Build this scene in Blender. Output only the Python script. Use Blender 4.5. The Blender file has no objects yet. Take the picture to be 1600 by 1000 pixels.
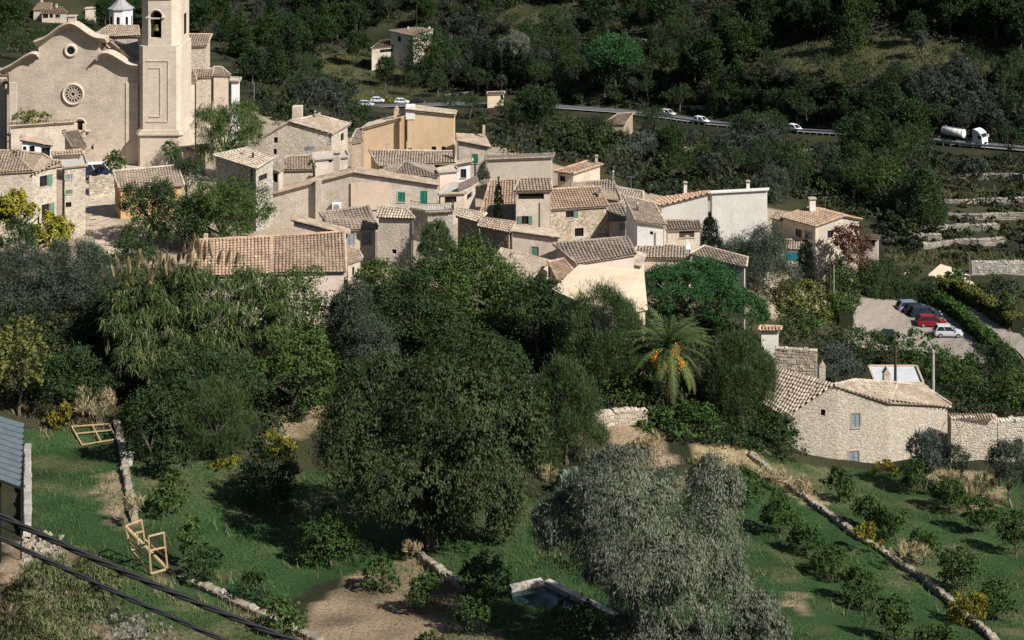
import bpy, math, random
import numpy as np
from mathutils import Vector, Matrix

R = math.radians
C = bpy.context.scene.collection
SC = bpy.context.scene
random.seed(7)
# ------------------------------------------------------------------ camera, sky, sun
F, YH, HC = 2500.0, -330.0, 100.0       # pixels per unit depth, horizon row, camera height
cam_d = bpy.data.cameras.new('camera')
cam = bpy.data.objects.new('camera', cam_d); C.objects.link(cam)
cam.location = (0, 0, HC); cam.rotation_euler = (R(90), 0, 0)
cam_d.sensor_width = 36; cam_d.lens = 36*F/1600
cam_d.shift_y = -(500-YH)/1600
cam_d.clip_start = 0.5; cam_d.clip_end = 6000
SC.camera = cam
W = bpy.data.worlds.new('World'); SC.world = W; W.use_nodes = True
nt = W.node_tree; nt.nodes.clear()
sky = nt.nodes.new('ShaderNodeTexSky'); sky.sky_type = 'NISHITA'; sky.sun_disc = False
SUN_AZ, SUN_EL = math.atan2(0.81, -0.585), R(42)
sky.sun_elevation = SUN_EL; sky.sun_rotation = SUN_AZ
bg = nt.nodes.new('ShaderNodeBackground'); bg.inputs['Strength'].default_value = 0.05
wo = nt.nodes.new('ShaderNodeOutputWorld')
nt.links.new(sky.outputs[0], bg.inputs[0]); nt.links.new(bg.outputs[0], wo.inputs[0])
sl = bpy.data.lights.new('sun', 'SUN'); sl.energy = 5.0; sl.angle = R(0.5); sl.color = (1.0, .96, .89)
so = bpy.data.objects.new('sun', sl); C.objects.link(so)
sdir = Vector((math.sin(SUN_AZ)*math.cos(SUN_EL), math.cos(SUN_AZ)*math.cos(SUN_EL), math.sin(SUN_EL)))
so.rotation_euler = sdir.to_track_quat('Z', 'Y').to_euler(); so.location = (200, -200, 300)
SC.view_settings.view_transform = 'Standard'; SC.view_settings.look = 'None'
SC.view_settings.exposure = 0.48; SC.view_settings.gamma = 1.0
SC.view_settings.use_curve_mapping = False
SC.cycles.max_bounces = 5; SC.cycles.diffuse_bounces = 2; SC.cycles.glossy_bounces = 2
SC.cycles.transmission_bounces = 3; SC.cycles.transparent_max_bounces = 4

# ------------------------------------------------------------------ projection helpers
def P(px, py, d):
    return Vector(((px-800)*d/F, d, HC-d*(py-YH)/F))
def Zp(px, py, z):
    return P(px, py, (HC-z)*F/(py-YH))

# ------------------------------------------------------------------ terrain height field
_ctl = [(0,1000,100),(250,1000,106),(480,990,110),(800,1000,108),(1100,1000,108),(1540,990,116),(100,850,122),(228,895,118),
(120,700,146),(200,660,152),(660,960,114),(520,880,124),(420,790,135),(690,880,124),(850,800,134),(1000,700,150),(900,740,145),
(1345,948,120),(1250,860,132),(1170,790,143),(1310,790,146),(1400,730,163),(1260,725,160),(1550,960,124),(1590,860,138),(1580,760,156),
(1480,790,150),(450,660,150),(330,700,143),(60,640,152),(137,378,194),(155,405,184),(155,318,214),(165,272,223),(218,258,232),(300,262,232),
(180,350,200),(40,400,185),(540,450,180),(600,440,183),(650,440,184),(700,430,187),(800,440,182),(870,440,180),(950,480,175),(1050,620,160),(1160,500,185),(1080,450,190),
(740,290,225),(860,300,220),(1000,380,205),(1100,380,210),(1200,380,215),(1280,440,222),(1346,440,226),(1374,425,232),(1230,440,216),(1330,540,202),(1340,465,228),
(1440,470,226.6),(1340,530,210.8),(1440,515,214.5),(1510,550,206),(1590,560,203.7),(1560,500,218),(1480,727,160),(1590,722,163),(1400,727,161),(1450,620,178),(1300,590,185),
(1220,575,185),(600,230,262),(720,230,262),(450,230,258),(330,250,245),(800,225,320),(560,195,340),(400,150,340),(900,240,310),(1000,290,270),(1150,290,270),
(1250,300,275),(1450,300,285),(1450,380,252),(1560,430,236),(1400,420,238),(600,165,450),(860,165,430),(1100,192,400),(1300,207,365),
(1500,226,332),(1600,232,325),(700,190,400),(1000,215,350),(640,80,520),(700,120,480),(500,130,470),(1000,100,440),(1000,30,490),(800,0,530),(1200,0,470),(1200,110,400),
(1400,120,375),(1400,60,400),(1400,0,425),(1600,0,415),(1600,120,370),(1200,50,440),(800,90,480),(600,0,560),(300,0,600),(70,34,560),
(0,60,500),(30,100,420),(350,80,480),(450,110,450),(0,230,260)]
_pts = [tuple(P(*c)) for c in _ctl] + [(0,0,90),(-60,0,90),(60,0,90),(0,50,64),(-40,50,67),(40,50,61),(-90,60,70),(90,60,58),(0,-150,130),(-200,-150,120),(200,-150,120),
 (-110,110,58),(-120,200,52),(-150,300,48),(-200,420,42),(110,120,38),(130,200,28),(150,300,34),(-400,500,70),(400,450,80),(300,300,45),(-300,200,60),(300,150,40),
 (0,800,75),(-300,800,80),(300,800,110),(0,1100,170),(-500,1100,180),(500,1100,210),(0,1700,320),(-800,1700,330),(800,1700,340),(-800,600,170),(800,600,170),(-700,0,140),(700,0,110)]
_A = np.array(_pts)
def _phi(r): return np.sqrt(r*r+36.0)
_D = _phi(np.hypot(_A[:,None,0]-_A[None,:,0], _A[:,None,1]-_A[None,:,1]))
_w = np.linalg.solve(_D - np.eye(len(_A))*0.8, _A[:,2]-_A[:,2].mean())
_gx = np.arange(-900, 901, 3.0); _gy = np.arange(-200, 1801, 3.0)
def _rbf(x, y):
    out = np.empty(x.shape)
    for i in range(0, len(x), 20000):
        s = slice(i, i+20000)
        out[s] = _phi(np.hypot(x[s,None]-_A[None,:,0], y[s,None]-_A[None,:,1])) @ _w
    return out + _A[:,2].mean()
_GX, _GY = np.meshgrid(_gx, _gy)
_H = _rbf(_GX.ravel(), _GY.ravel()).reshape(_GX.shape)
ROADPX = [(480,171,455),(600,166,448),(720,163,440),(860,167,428),(960,174,416),(1050,184,404),(1120,194,394),(1240,204,372),(1320,209,358),(1420,217,342),(1510,226,330),(1660,238,318)]
ROADP = [P(*q) for q in ROADPX]
_rp = np.array([tuple(a.lerp(b, k/20)) for a, b in zip(ROADP[:-1], ROADP[1:]) for k in range(20)])
_m = (_GY > 295) & (_GY < 480) & (np.abs(_GX) < 150)      # the road is cut level into the slope
_dd = np.hypot(_GX[_m][:,None]-_rp[None,:,0], _GY[_m][:,None]-_rp[None,:,1]); _k = _dd.argmin(1); _b = np.clip((15-_dd.min(1))/9, 0, 1)
_H[_m] = _H[_m]*(1-_b)+(_rp[_k,2]-.15)*_b
def hgt(x, y):
    x = np.asarray(x, float); y = np.asarray(y, float)
    u = np.clip((x-_gx[0])/3.0, 0, len(_gx)-1.001); v = np.clip((y-_gy[0])/3.0, 0, len(_gy)-1.001)
    i = u.astype(int); j = v.astype(int); fu = u-i; fv = v-j
    h = _H[j,i]*(1-fu)*(1-fv)+_H[j,i+1]*fu*(1-fv)+_H[j+1,i]*(1-fu)*fv+_H[j+1,i+1]*fu*fv
    rr = np.where((y > 295) & (y < 480), .25, 1.0)
    return h + rr*.12*np.sin(x*.9+1.3*np.sin(y*.37))*np.sin(y*.8+.5) + rr*.05*np.sin(x*2.7)*np.sin(y*2.3)
def hz(x, y): return float(hgt(np.array([x]), np.array([y]))[0])
_ds = np.arange(62.0, 900.0, .75)
def Gd(px, py):
    px = np.atleast_1d(np.asarray(px, float)); py = np.atleast_1d(np.asarray(py, float))
    out = np.empty(px.shape)
    for i in range(0, len(px), 2000):
        s = slice(i, i+2000)
        x = (px[s,None]-800)/F*_ds[None,:]; zr = HC-_ds[None,:]*(py[s,None]-YH)/F
        below = zr <= hgt(x, np.broadcast_to(_ds, x.shape))
        k = below.argmax(1); k[~below.any(1)] = len(_ds)-1; lo = _ds[np.maximum(k-1, 0)]; hi = _ds[k].copy()
        for _ in range(7):
            md = (lo+hi)/2; u = HC-md*(py[s]-YH)/F <= hgt((px[s]-800)/F*md, md); hi = np.where(u, md, hi); lo = np.where(u, lo, md)
        out[s] = hi
    return out
def G(px, py):
    p = P(px, py, float(Gd(px, py)[0])); p.z = hz(p.x, p.y); return p

# ------------------------------------------------------------------ materials
MATS = {}
def _mk(name):
    m = bpy.data.materials.new(name); m.use_nodes = True; MATS[name] = m
    n = m.node_tree.nodes; return m, n, m.node_tree.links, n['Principled BSDF']
def mix(n, l, a, b, fac, mode='MIX'):
    x = n.new('ShaderNodeMix'); x.data_type = 'RGBA'; x.blend_type = mode
    for s, v in ((x.inputs[6], a), (x.inputs[7], b), (x.inputs[0], fac)):
        if hasattr(v, 'is_linked'): l.new(v, s)
        elif isinstance(v, (int, float)): s.default_value = v
        else: s.default_value = (*v, 1)
    return x.outputs[2]
def noise(n, l, scale, detail=6, rough=.6, co=None):
    t = n.new('ShaderNodeTexNoise'); t.inputs['Scale'].default_value = scale
    t.inputs['Detail'].default_value = detail; t.inputs['Roughness'].default_value = rough
    if co is not None: l.new(co, t.inputs['Vector'])
    return t.outputs['Fac']
def ramp(n, l, v, a, b):
    r = n.new('ShaderNodeMapRange'); l.new(v, r.inputs[0]); r.inputs[1].default_value = a; r.inputs[2].default_value = b
    return r.outputs[0]
def geo(n):
    return n.new('ShaderNodeNewGeometry').outputs['Position']
def bumpit(n, l, bs, h, strength, dist):
    b = n.new('ShaderNodeBump'); b.inputs['Strength'].default_value = strength; b.inputs['Distance'].default_value = dist
    l.new(h, b.inputs['Height']); l.new(b.outputs[0], bs.inputs['Normal'])
def plain(name, col, rough=.8, metal=0, spec=.3, var=.15, scale=1.5):
    m, n, l, b = _mk(name)
    f = noise(n, l, scale, 5, .65, geo(n))
    c = mix(n, l, tuple(v*(1-var) for v in col), tuple(min(1, v*(1+var)) for v in col), ramp(n, l, f, .3, .7))
    l.new(c, b.inputs['Base Color']); b.inputs['Roughness'].default_value = rough
    b.inputs['Metallic'].default_value = metal; b.inputs['Specular IOR Level'].default_value = spec
    return m
def plaster(name, col, stain=(.28,.24,.19), amt=.5, rub=0.0, vs=4.2, courses=False):
    g_ = sum(col)/3; k_ = 0 if max(col)/min(col) > 2 else .20; col = tuple(min(.8, (v*(1-k_)+g_*k_)*1.24) for v in col); stain = tuple(min(.7, v*.82) for v in stain); amt = min(1, amt*1.3); patch = rub == 0 and name in ('old_stone_plaster', 'cream_plaster', 'grey_render', 'church_sandstone')
    if patch: rub = .4
    m, n, l, b = _mk(name); co = geo(n)
    f1 = noise(n, l, .35, 8, .7, co); f2 = noise(n, l, 3.5, 6, .7, co)
    mp = n.new('ShaderNodeMapping'); mp.inputs['Scale'].default_value = (1.6, 1.6, .16); l.new(co, mp.inputs[0])
    f3 = noise(n, l, 1.0, 6, .7, mp.outputs[0])
    c = mix(n, l, tuple(v*.86 for v in col), tuple(min(1, v*1.1) for v in col), ramp(n, l, f2, .3, .7))
    k = n.new('ShaderNodeMath'); k.operation = 'MULTIPLY'; l.new(ramp(n, l, f1, .42, .72), k.inputs[0]); k.inputs[1].default_value = amt
    c = mix(n, l, c, stain, k.outputs[0])
    k2 = n.new('ShaderNodeMath'); k2.operation = 'MULTIPLY'; l.new(ramp(n, l, f3, .55, .8), k2.inputs[0]); k2.inputs[1].default_value = amt*.7
    c = mix(n, l, c, tuple(v*.8 for v in stain), k2.outputs[0])
    h = f2
    if courses:
        sx = n.new('ShaderNodeSeparateXYZ'); l.new(co, sx.inputs[0]); ad = n.new('ShaderNodeMath'); l.new(sx.outputs[0], ad.inputs[0]); l.new(sx.outputs[1], ad.inputs[1])
        cb = n.new('ShaderNodeCombineXYZ'); l.new(ad.outputs[0], cb.inputs[0]); l.new(sx.outputs[2], cb.inputs[1])
        bt = n.new('ShaderNodeTexBrick'); l.new(cb.outputs[0], bt.inputs['Vector']); bt.inputs['Scale'].default_value = 1; bt.inputs['Brick Width'].default_value = .75; bt.inputs['Row Height'].default_value = .36
        bt.inputs['Mortar Size'].default_value = .025; bt.inputs['Color1'].default_value = (*[v*.84 for v in col], 1); bt.inputs['Color2'].default_value = (*[v*1.1 for v in col], 1); bt.inputs['Mortar'].default_value = (*[v*.66 for v in col], 1)
        c = mix(n, l, c, bt.outputs['Color'], .5)
    if rub > 0:
        c_in = c
        vo = n.new('ShaderNodeTexVoronoi'); vo.inputs['Scale'].default_value = vs; l.new(co, vo.inputs['Vector'])
        vd = n.new('ShaderNodeTexVoronoi'); vd.feature = 'DISTANCE_TO_EDGE'; vd.inputs['Scale'].default_value = vs; l.new(co, vd.inputs['Vector'])
        sp = n.new('ShaderNodeSeparateColor'); l.new(vo.outputs['Color'], sp.inputs[0])
        c = mix(n, l, c, mix(n, l, tuple(v*.62 for v in col), tuple(min(1, v*1.15) for v in col), sp.outputs[0]), rub)
        c = mix(n, l, mix(n, l, c, tuple(v*.7 for v in stain), min(.8, rub*1.2)), c, ramp(n, l, vd.outputs['Distance'], 0, .1))
        h = ramp(n, l, vd.outputs['Distance'], 0, .2)
        if patch:
            pm = ramp(n, l, noise(n, l, .28, 7, .75, co),   .57, .66); c = mix(n, l, c_in, c, pm)
    l.new(c, b.inputs['Base Color']); b.inputs['Roughness'].default_value = .92; b.inputs['Specular IOR Level'].default_value = .15
    bumpit(n, l, b, h, .5, .05 if rub else .02)
    return m
def attr_mat(name, rough=.7, spec=.25, trans=0.0, nscale=0, namt=.3):
    m, n, l, b = _mk(name)
    a = n.new('ShaderNodeAttribute'); a.attribute_name = 'Col'; c = a.outputs['Color']
    if nscale:
        f = noise(n, l, nscale, 5, .7, geo(n))
        c = mix(n, l, mix(n, l, c, (1-namt,)*3, 1.0, 'MULTIPLY'), mix(n, l, c, (1+namt,)*3, 1.0, 'MULTIPLY'), ramp(n, l, f, .3, .7))
    l.new(c, b.inputs['Base Color']); b.inputs['Roughness'].default_value = rough; b.inputs['Specular IOR Level'].default_value = spec
    if trans:
        t = n.new('ShaderNodeBsdfTranslucent'); l.new(c, t.inputs['Color'])
        ms = n.new('ShaderNodeMixShader'); ms.inputs[0].default_value = trans
        l.new(b.outputs[0], ms.inputs[1]); l.new(t.outputs[0], ms.inputs[2])
        l.new(ms.outputs[0], n['Material Output'].inputs['Surface'])
    return m

M_LEAF = attr_mat('foliage', .6, .12, .12)
M_TILE = attr_mat('clay_tile', .85, .15, 0, .9, .34)
M_STONE = attr_mat('rubble_stone', .9, .15, 0, 6.0, .3)
M_GROUND = None
M_BARK = plain('bark', (.10,.085,.065), .9, 0, .1, .35, 4)
M_BARKL = plain('pale_bark', (.2,.18,.15), .9, 0, .1, .3, 4)
M_BED = plain('roof_bed', (.29,.225,.165), .95, 0, .1, .3, 2)
M_GLASS = plain('window_glass', (.02,.025,.03), .12, 0, .5, .1)
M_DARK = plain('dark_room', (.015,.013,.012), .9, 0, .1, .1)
M_GREEN = plain('green_paint', (.015,.16,.10), .55, 0, .3, .2, 3)
M_SAGE = plain('sage_paint', (.10,.20,.15), .6, 0, .3, .2, 3)
M_GREY = plain('grey_blue_paint', (.22,.25,.28), .65, 0, .3, .15, 3)
M_WOODD = plain('dark_wood', (.07,.05,.035), .8, 0, .2, .3, 5)
M_WOOD = plain('pale_timber', (.42,.29,.17), .75, 0, .2, .25, 5)
M_WHITE = plain('white_paint', (.72,.71,.69), .6, 0, .3, .08, 2)
M_STEEL = plain('galvanised_steel', (.35,.37,.38), .45, .6, .4, .2, 3)
M_BLACK = plain('black_rubber', (.012,.012,.013), .6, 0, .3, .2, 9)
M_CONC = plain('concrete', (.42,.40,.37), .9, 0, .15, .25, 2)
M_SILL = plain('sandstone_trim', (.45,.37,.28), .9, 0, .15, .2, 3)

# ------------------------------------------------------------------ mesh accumulator
ORG = {}
def org(o): return ORG.get(o.name, Vector((0,0,0))) if o else Vector((0,0,0))
def tag(o, label=None, cat=None, group=None, kind=None):
    if label: o['label'] = label
    if cat: o['category'] = cat
    if group: o['group'] = group
    if kind: o['kind'] = kind
    return o
def empty(name, loc, label, cat, group=None):
    o = bpy.data.objects.new(name, None); C.objects.link(o); o.location = loc; o.empty_display_size = .5
    ORG[o.name] = Vector(loc)
    return tag(o, label, cat, group)
def link_mesh(name, me, parent=None):
    o = bpy.data.objects.new(name, me); C.objects.link(o)
    if parent is not None:
        o.parent = parent; ORG[o.name] = org(parent)
    return o
class MB:
    def __init__(s): s.v = []; s.f = []; s.c = []; s.col = None
    def add(s, vs, fs):
        b = len(s.v); s.v += [tuple(v) for v in vs]; s.f += [tuple(i+b for i in f) for f in fs]
        if s.col is not None: s.c += [s.col]*len(vs)
        return s
    def quad(s, a, b, c, d): return s.add([a,b,c,d], [(0,1,2,3)])
    def box(s, c, sz, M=None):
        x, y, z = sz[0]/2, sz[1]/2, sz[2]/2; c = Vector(c)
        vs = [Vector(p) for p in ((-x,-y,-z),(x,-y,-z),(x,y,-z),(-x,y,-z),(-x,-y,z),(x,-y,z),(x,y,z),(-x,y,z))]
        if M is not None: vs = [M @ v for v in vs]
        return s.add([c+v for v in vs], [(3,2,1,0),(4,5,6,7),(0,1,5,4),(1,2,6,5),(2,3,7,6),(3,0,4,7)])
    def bar(s, a, b, w, h=None):
        a = Vector(a); b = Vector(b); h = h or w; t = (b-a); L = t.length
        if L < 1e-6: return s
        M = t.to_track_quat('Z', 'Y').to_matrix()
        return s.box((a+b)/2, (w, h, L), M)
    def tube(s, pts, rad, n=6, cap=True):
        pts = [Vector(p) for p in pts]
        if not hasattr(rad, '__len__'): rad = [rad]*len(pts)
        vs = []; fs = []
        for i, p in enumerate(pts):
            t = (pts[min(i+1, len(pts)-1)]-pts[max(i-1, 0)]).normalized()
            a = t.orthogonal().normalized() if i == 0 else (a - t*a.dot(t)).normalized()
            bb = t.cross(a)
            for k in range(n):
                q = 2*math.pi*k/n; vs.append(p+(a*math.cos(q)+bb*math.sin(q))*rad[i])
        for i in range(len(pts)-1):
            for k in range(n):
                k2 = (k+1) % n; fs.append((i*n+k, i*n+k2, (i+1)*n+k2, (i+1)*n+k))
        if cap: fs += [tuple(range(n-1,-1,-1)), tuple((len(pts)-1)*n+k for k in range(n))]
        return s.add(vs, fs)
    def lathe(s, c, prof, n=16, rot=0):
        c = Vector(c); vs = []; fs = []
        for r, z in prof:
            for k in range(n):
                q = 2*math.pi*k/n+rot; vs.append(c+Vector((r*math.cos(q), r*math.sin(q), z)))
        for i in range(len(prof)-1):
            for k in range(n):
                k2 = (k+1) % n; fs.append((i*n+k, i*n+k2, (i+1)*n+k2, (i+1)*n+k))
        fs += [tuple(range(n-1,-1,-1)), tuple((len(prof)-1)*n+k for k in range(n))]
        return s.add(vs, fs)
    def prism(s, poly, vec):           # poly 3D loop, extruded by vec
        n = len(poly); a = [Vector(p) for p in poly]; b = [p+Vector(vec) for p in a]
        fs = [tuple(range(n)), tuple(range(2*n-1, n-1, -1))] + [(i+n, (i+1) % n+n, (i+1) % n, i) for i in range(n)]
        return s.add(a+b, fs)
    def stone(s, c, ax, ay, az, jit=.16, rnd=random):   # irregular block with a chamfered face towards az
        c = Vector(c); vs = []
        for k, (z, sc) in enumerate(((-1, 1.0), (.35, 1.0), (1, .72))):
            for x, y in ((-1,-1),(1,-1),(1,1),(-1,1)):
                j = lambda: 1+rnd.uniform(-jit, jit)
                vs.append(c+ax*(x*sc*j())+ay*(y*sc*j())+az*(z*j()))
        fs = [(8,9,10,11)]
        for i in (0, 4):
            for k in range(4):
                k2 = (k+1) % 4; fs.append((i+k, i+k2, i+4+k2, i+4+k))
        return s.add(vs, fs)
    def build(s, name, mat, parent=None, smooth=False):
        o3 = org(parent)
        me = bpy.data.meshes.new(name)
        me.from_pydata([(x-o3.x, y-o3.y, z-o3.z) for x, y, z in s.v], [], s.f)
        if s.c:
            ca = me.color_attributes.new('Col', 'FLOAT_COLOR', 'POINT')
            ca.data.foreach_set('color', np.c_[np.array(s.c, np.float32), np.ones(len(s.c), np.float32)].ravel())
        me.materials.append(mat)
        if smooth: me.polygons.foreach_set('use_smooth', [True]*len(me.polygons))
        return link_mesh(name, me, parent)
def np_mesh(name, V, Q, col, mat):      # V (n,3), Q (m,4), col (n,3)
    me = bpy.data.meshes.new(name)
    me.vertices.add(len(V)); me.vertices.foreach_set('co', np.ascontiguousarray(V, np.float32).ravel())
    m, k = Q.shape
    me.loops.add(m*k); me.loops.foreach_set('vertex_index', np.ascontiguousarray(Q, np.int32).ravel())
    me.polygons.add(m); me.polygons.foreach_set('loop_start', np.arange(0, m*k, k, dtype=np.int32))
    try: me.polygons.foreach_set('loop_total', np.full(m, k, np.int32))
    except Exception: pass
    me.update(calc_edges=True)
    ca = me.color_attributes.new('Col', 'FLOAT_COLOR', 'POINT')
    ca.data.foreach_set('color', np.c_[col, np.ones(len(col))].astype(np.float32).ravel())
    me.materials.append(mat)
    return me
def in_poly(x, y, poly):
    x = np.asarray(x); y = np.asarray(y); r = np.zeros(x.shape, bool); n = len(poly)
    for i in range(n):
        x1, y1 = poly[i]; x2, y2 = poly[(i+1) % n]
        if y1 == y2: continue
        c = ((y1 > y) != (y2 > y)) & (x < (x2-x1)*(y-y1)/(y2-y1)+x1); r ^= c
    return r
def vnoise(x, y, z, sc, seed):
    r = np.random.RandomState(seed); t = 0
    for k in range(5):
        a = r.normal(size=3)*sc*(1+.35*k); t = t+np.sin(x*a[0]+y*a[1]+z*a[2]+r.uniform(0, 6.28))
    return t/3.2
# ------------------------------------------------------------------ ground sheet
def _axis(segs):
    out = [segs[0][0]]
    for a, b, st in segs:
        n = max(1, int(round((b-a)/st))); out += list(np.linspace(a, b, n+1)[1:])
    return np.array(out)
gx = _axis([(-880,-300,40),(-300,-130,5),(-130,-60,1.4),(-60,70,.9),(70,140,1.4),(140,300,5),(300,880,40)])
gy = _axis([(-190,60,8),(60,90,2),(90,180,.8),(180,270,1.3),(270,460,2.2),(460,640,4),(640,1780,30)])
_X, _Y = np.meshgrid(gx, gy); X = _X.ravel(); Y = _Y.ravel(); Zt = hgt(X, Y)
SX = 800+X*F/np.maximum(Y, 1); SY = YH+(HC-Zt)*F/np.maximum(Y, 1)
LAWNS = [[(40,668),(185,672),(200,800),(262,905),(380,955),(500,1010),(230,1010),(120,860),(45,840)],
         [(190,700),(300,700),(420,735),(560,740),(700,900),(560,900),(480,905),(390,1010),(300,900),(210,800)],
         [(690,790),(870,770),(1010,740),(1110,740),(1160,720),(1270,790),(1420,890),(1545,1010),(700,1010),(640,850)],
         [(1165,705),(1290,735),(1430,735),(1600,745),(1620,1010),(1550,1010),(1420,880)]]
DIRTS = [[(520,905),(610,870),(650,870),(720,930),(800,1010),(470,1010),(500,950)], [(640,845),(700,900),(730,940),(640,950)],
         [(930,650),(1000,665),(1050,715),(1000,735),(920,690)], [(150,740),(205,740),(210,830),(170,830)], [(0,840),(110,850),(110,930),(200,1010),(0,1010)],
         [(1040,745),(1105,735),(1100,765),(1050,775)], [(1230,920),(1262,930),(1262,962),(1238,960)], [(430,640),(515,610),(500,660),(420,700)]]
VILL = [[(0,150),(300,150),(560,220),(760,220),(1000,300),(1230,330),(1340,400),(1330,470),(1240,500),(1000,470),(520,450),(130,450),(0,420)]]
PATHS = [[(130,250),(330,262),(330,285),(180,300),(182,420),(135,420)], [(1320,455),(1440,462),(1530,560),(1330,540)], [(1490,478),(1520,478),(1640,560),(1580,560)]]
STRAW = [[(470,620),(520,610),(480,680),(400,700)], [(1165,715),(1260,750),(1300,790),(1270,800)], [(1430,730),(1560,740),(1570,790),(1500,800)],[(1080,690),(1200,700),(1190,735),(1090,740)],
         [(560,560),(0,0),(0,0)]]
col = np.empty((len(X), 3))
n1 = vnoise(X, Y, 0*X, .12, 3); n2 = vnoise(X, Y, 0*X, .5, 4); n3 = vnoise(X, Y, 0*X, .035, 5)
base = np.array((.018,.022,.012)); dry = np.array((.052,.05,.026)); soil = np.array((.16,.12,.075))
k = np.clip(.45+.5*n1+.4*n3, 0, 1)[:,None]; col[:] = base*(1-k)+dry*k
def region(polys, c, wob=6, amt=1.0, brk=None):
    m = np.zeros(len(X), bool)
    for p in polys: m |= in_poly(SX+wob*n2+wob*n1, SY+wob*.6*n1, p)
    m &= Y > 60
    a = amt*np.ones(m.sum())[:,None] if brk is None else np.clip(brk[m], 0, 1)[:,None]*amt
    col[m] = col[m]*(1-a)+np.array(c)*a
    return m
region(VILL, (.33,.27,.2), 4)
lm = region(LAWNS, (.034,.072,.024), 8)
col[lm] *= (1+.22*n1[lm]+.15*n2[lm])[:,None]
region(LAWNS, (.19,.15,.09), 6, .75, (n1+.7*n2-.75)*2.2)
region(LAWNS, (.062,.080,.033), 6, .45, (n1*.8+.6*n2+.15)*1.1)
region(LAWNS, (.125,.11,.055), 6, .45, (n2*.9-.5*n1-.45)*2)
region([[(60,700),(120,700),(190,880),(120,880)]], (.17,.145,.09), 10, .8, (n2+.5*n1)*1.6)
ORB = [(1166,783),(1220,828),(1261,864),(1301,902),(1348,945),(1401,996),(1314,781),(1355,822),(1401,841),(1444,877),(1503,923),(1558,965),(1433,764),(1485,794),(1536,826),(1588,862)]
region([[(x+16*math.cos(t), y+7*math.sin(t)) for t in [k*.63 for k in range(10)]] for x, y in ORB], (.085,.075,.042), 4, .8, .5+.5*n2)
region(DIRTS, (.30,.22,.145), 10, .95, .85+.5*n2)
region(STRAW, (.33,.26,.15), 8, .9, .9+.6*n2)
region(PATHS, (.46,.39,.31), 2)
# dry grass meadows on the far slope
MEADOW = [[(1420,292),(1600,296),(1600,312),(1420,308)],[(1420,350),(1600,352),(1600,361),(1420,359)],[(1380,392),(1600,398),(1600,425),(1400,412)],[(1280,62),(1420,55),(1570,78),(1590,118),(1400,122),(1180,118),(1190,80)], [(490,100),(560,70),(690,150),(560,165)], [(780,10),(900,5),(880,40),(780,40)], [(930,100),(1060,95),(1180,110),(1180,130)],[(1330,120),(1500,110),(1500,130),(1200,135)]]
region(MEADOW, (.078,.084,.036), 6, .85, .65+.5*n2)
nx, ny = len(gx), len(gy)
ii, jj = np.meshgrid(np.arange(nx-1), np.arange(ny-1)); a0 = (jj*nx+ii).ravel()
M_GROUND = attr_mat('ground_soil_and_grass', .95, .1, 0, 4.5, .6)
_bs = M_GROUND.node_tree.nodes['Principled BSDF']
bumpit(M_GROUND.node_tree.nodes, M_GROUND.node_tree.links, _bs, noise(M_GROUND.node_tree.nodes, M_GROUND.node_tree.links, 7, 6, .75, geo(M_GROUND.node_tree.nodes)), .8, .12)
gm = np_mesh('ground', np.c_[X, Y, Zt], np.c_[a0, a0+1, a0+1+nx, a0+nx], np.clip(col, .005, .9), M_GROUND)
gm.polygons.foreach_set('use_smooth', np.ones(len(gm.polygons), bool))
tag(link_mesh('ground', gm), kind='structure')

def drape(name, poly, mat, lift=.05, step=.8, kind='structure'):   # sheet over the terrain inside a polygon given in ground points
    pts = [G(*p) for p in poly]; P2 = [(p.x, p.y) for p in pts]
    x0, x1 = min(p[0] for p in P2), max(p[0] for p in P2); y0, y1 = min(p[1] for p in P2), max(p[1] for p in P2)
    xs = np.arange(x0-step, x1+step*2, step); ys = np.arange(y0-step, y1+step*2, step)
    XX, YY = np.meshgrid(xs, ys); inside = in_poly(XX.ravel(), YY.ravel(), P2).reshape(XX.shape)
    z = hgt(XX.ravel(), YY.ravel()).reshape(XX.shape)+lift
    mb = MB(); idx = {}
    def v(j, i):
        if (j, i) not in idx: idx[(j, i)] = len(mb.v); mb.v.append((xs[i], ys[j], z[j, i]))
        return idx[(j, i)]
    for j in range(len(ys)-1):
        for i in range(len(xs)-1):
            if inside[j:j+2, i:i+2].sum() >= 3: mb.f.append((v(j,i), v(j,i+1), v(j+1,i+1), v(j+1,i)))
    o = mb.build(name, mat); tag(o, kind=kind); return o
M_GRAVEL = plain('pale_gravel', (.255,.222,.19), .95, 0, .1, .16, 3.0)
bumpit(M_GRAVEL.node_tree.nodes, M_GRAVEL.node_tree.links, M_GRAVEL.node_tree.nodes['Principled BSDF'],
       noise(M_GRAVEL.node_tree.nodes, M_GRAVEL.node_tree.links, 9, 4, .8, geo(M_GRAVEL.node_tree.nodes)), .5, .05)
M_ROAD = plain('asphalt', (.11,.11,.115), .9, 0, .2, .2, 1.5)
drape('gravel_parking_lot', [(1322,458),(1352,462),(1440,466),(1475,475),(1560,545),(1580,575),(1520,568),(1440,552),(1330,540),(1322,520)], M_GRAVEL, .16)
drape('gravel_path', [(1492,482),(1518,482),(1560,505),(1600,528),(1640,545),(1640,575),(1590,555),(1530,515)], M_GRAVEL, .16)
drape('paved_lane', [(133,258),(210,262),(200,280),(176,300),(172,330),(180,360),(176,420),(138,420),(142,350),(138,300)], plain('lane_paving', (.42,.35,.27), .95, 0, .1, .25, 1.2), .07)

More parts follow.
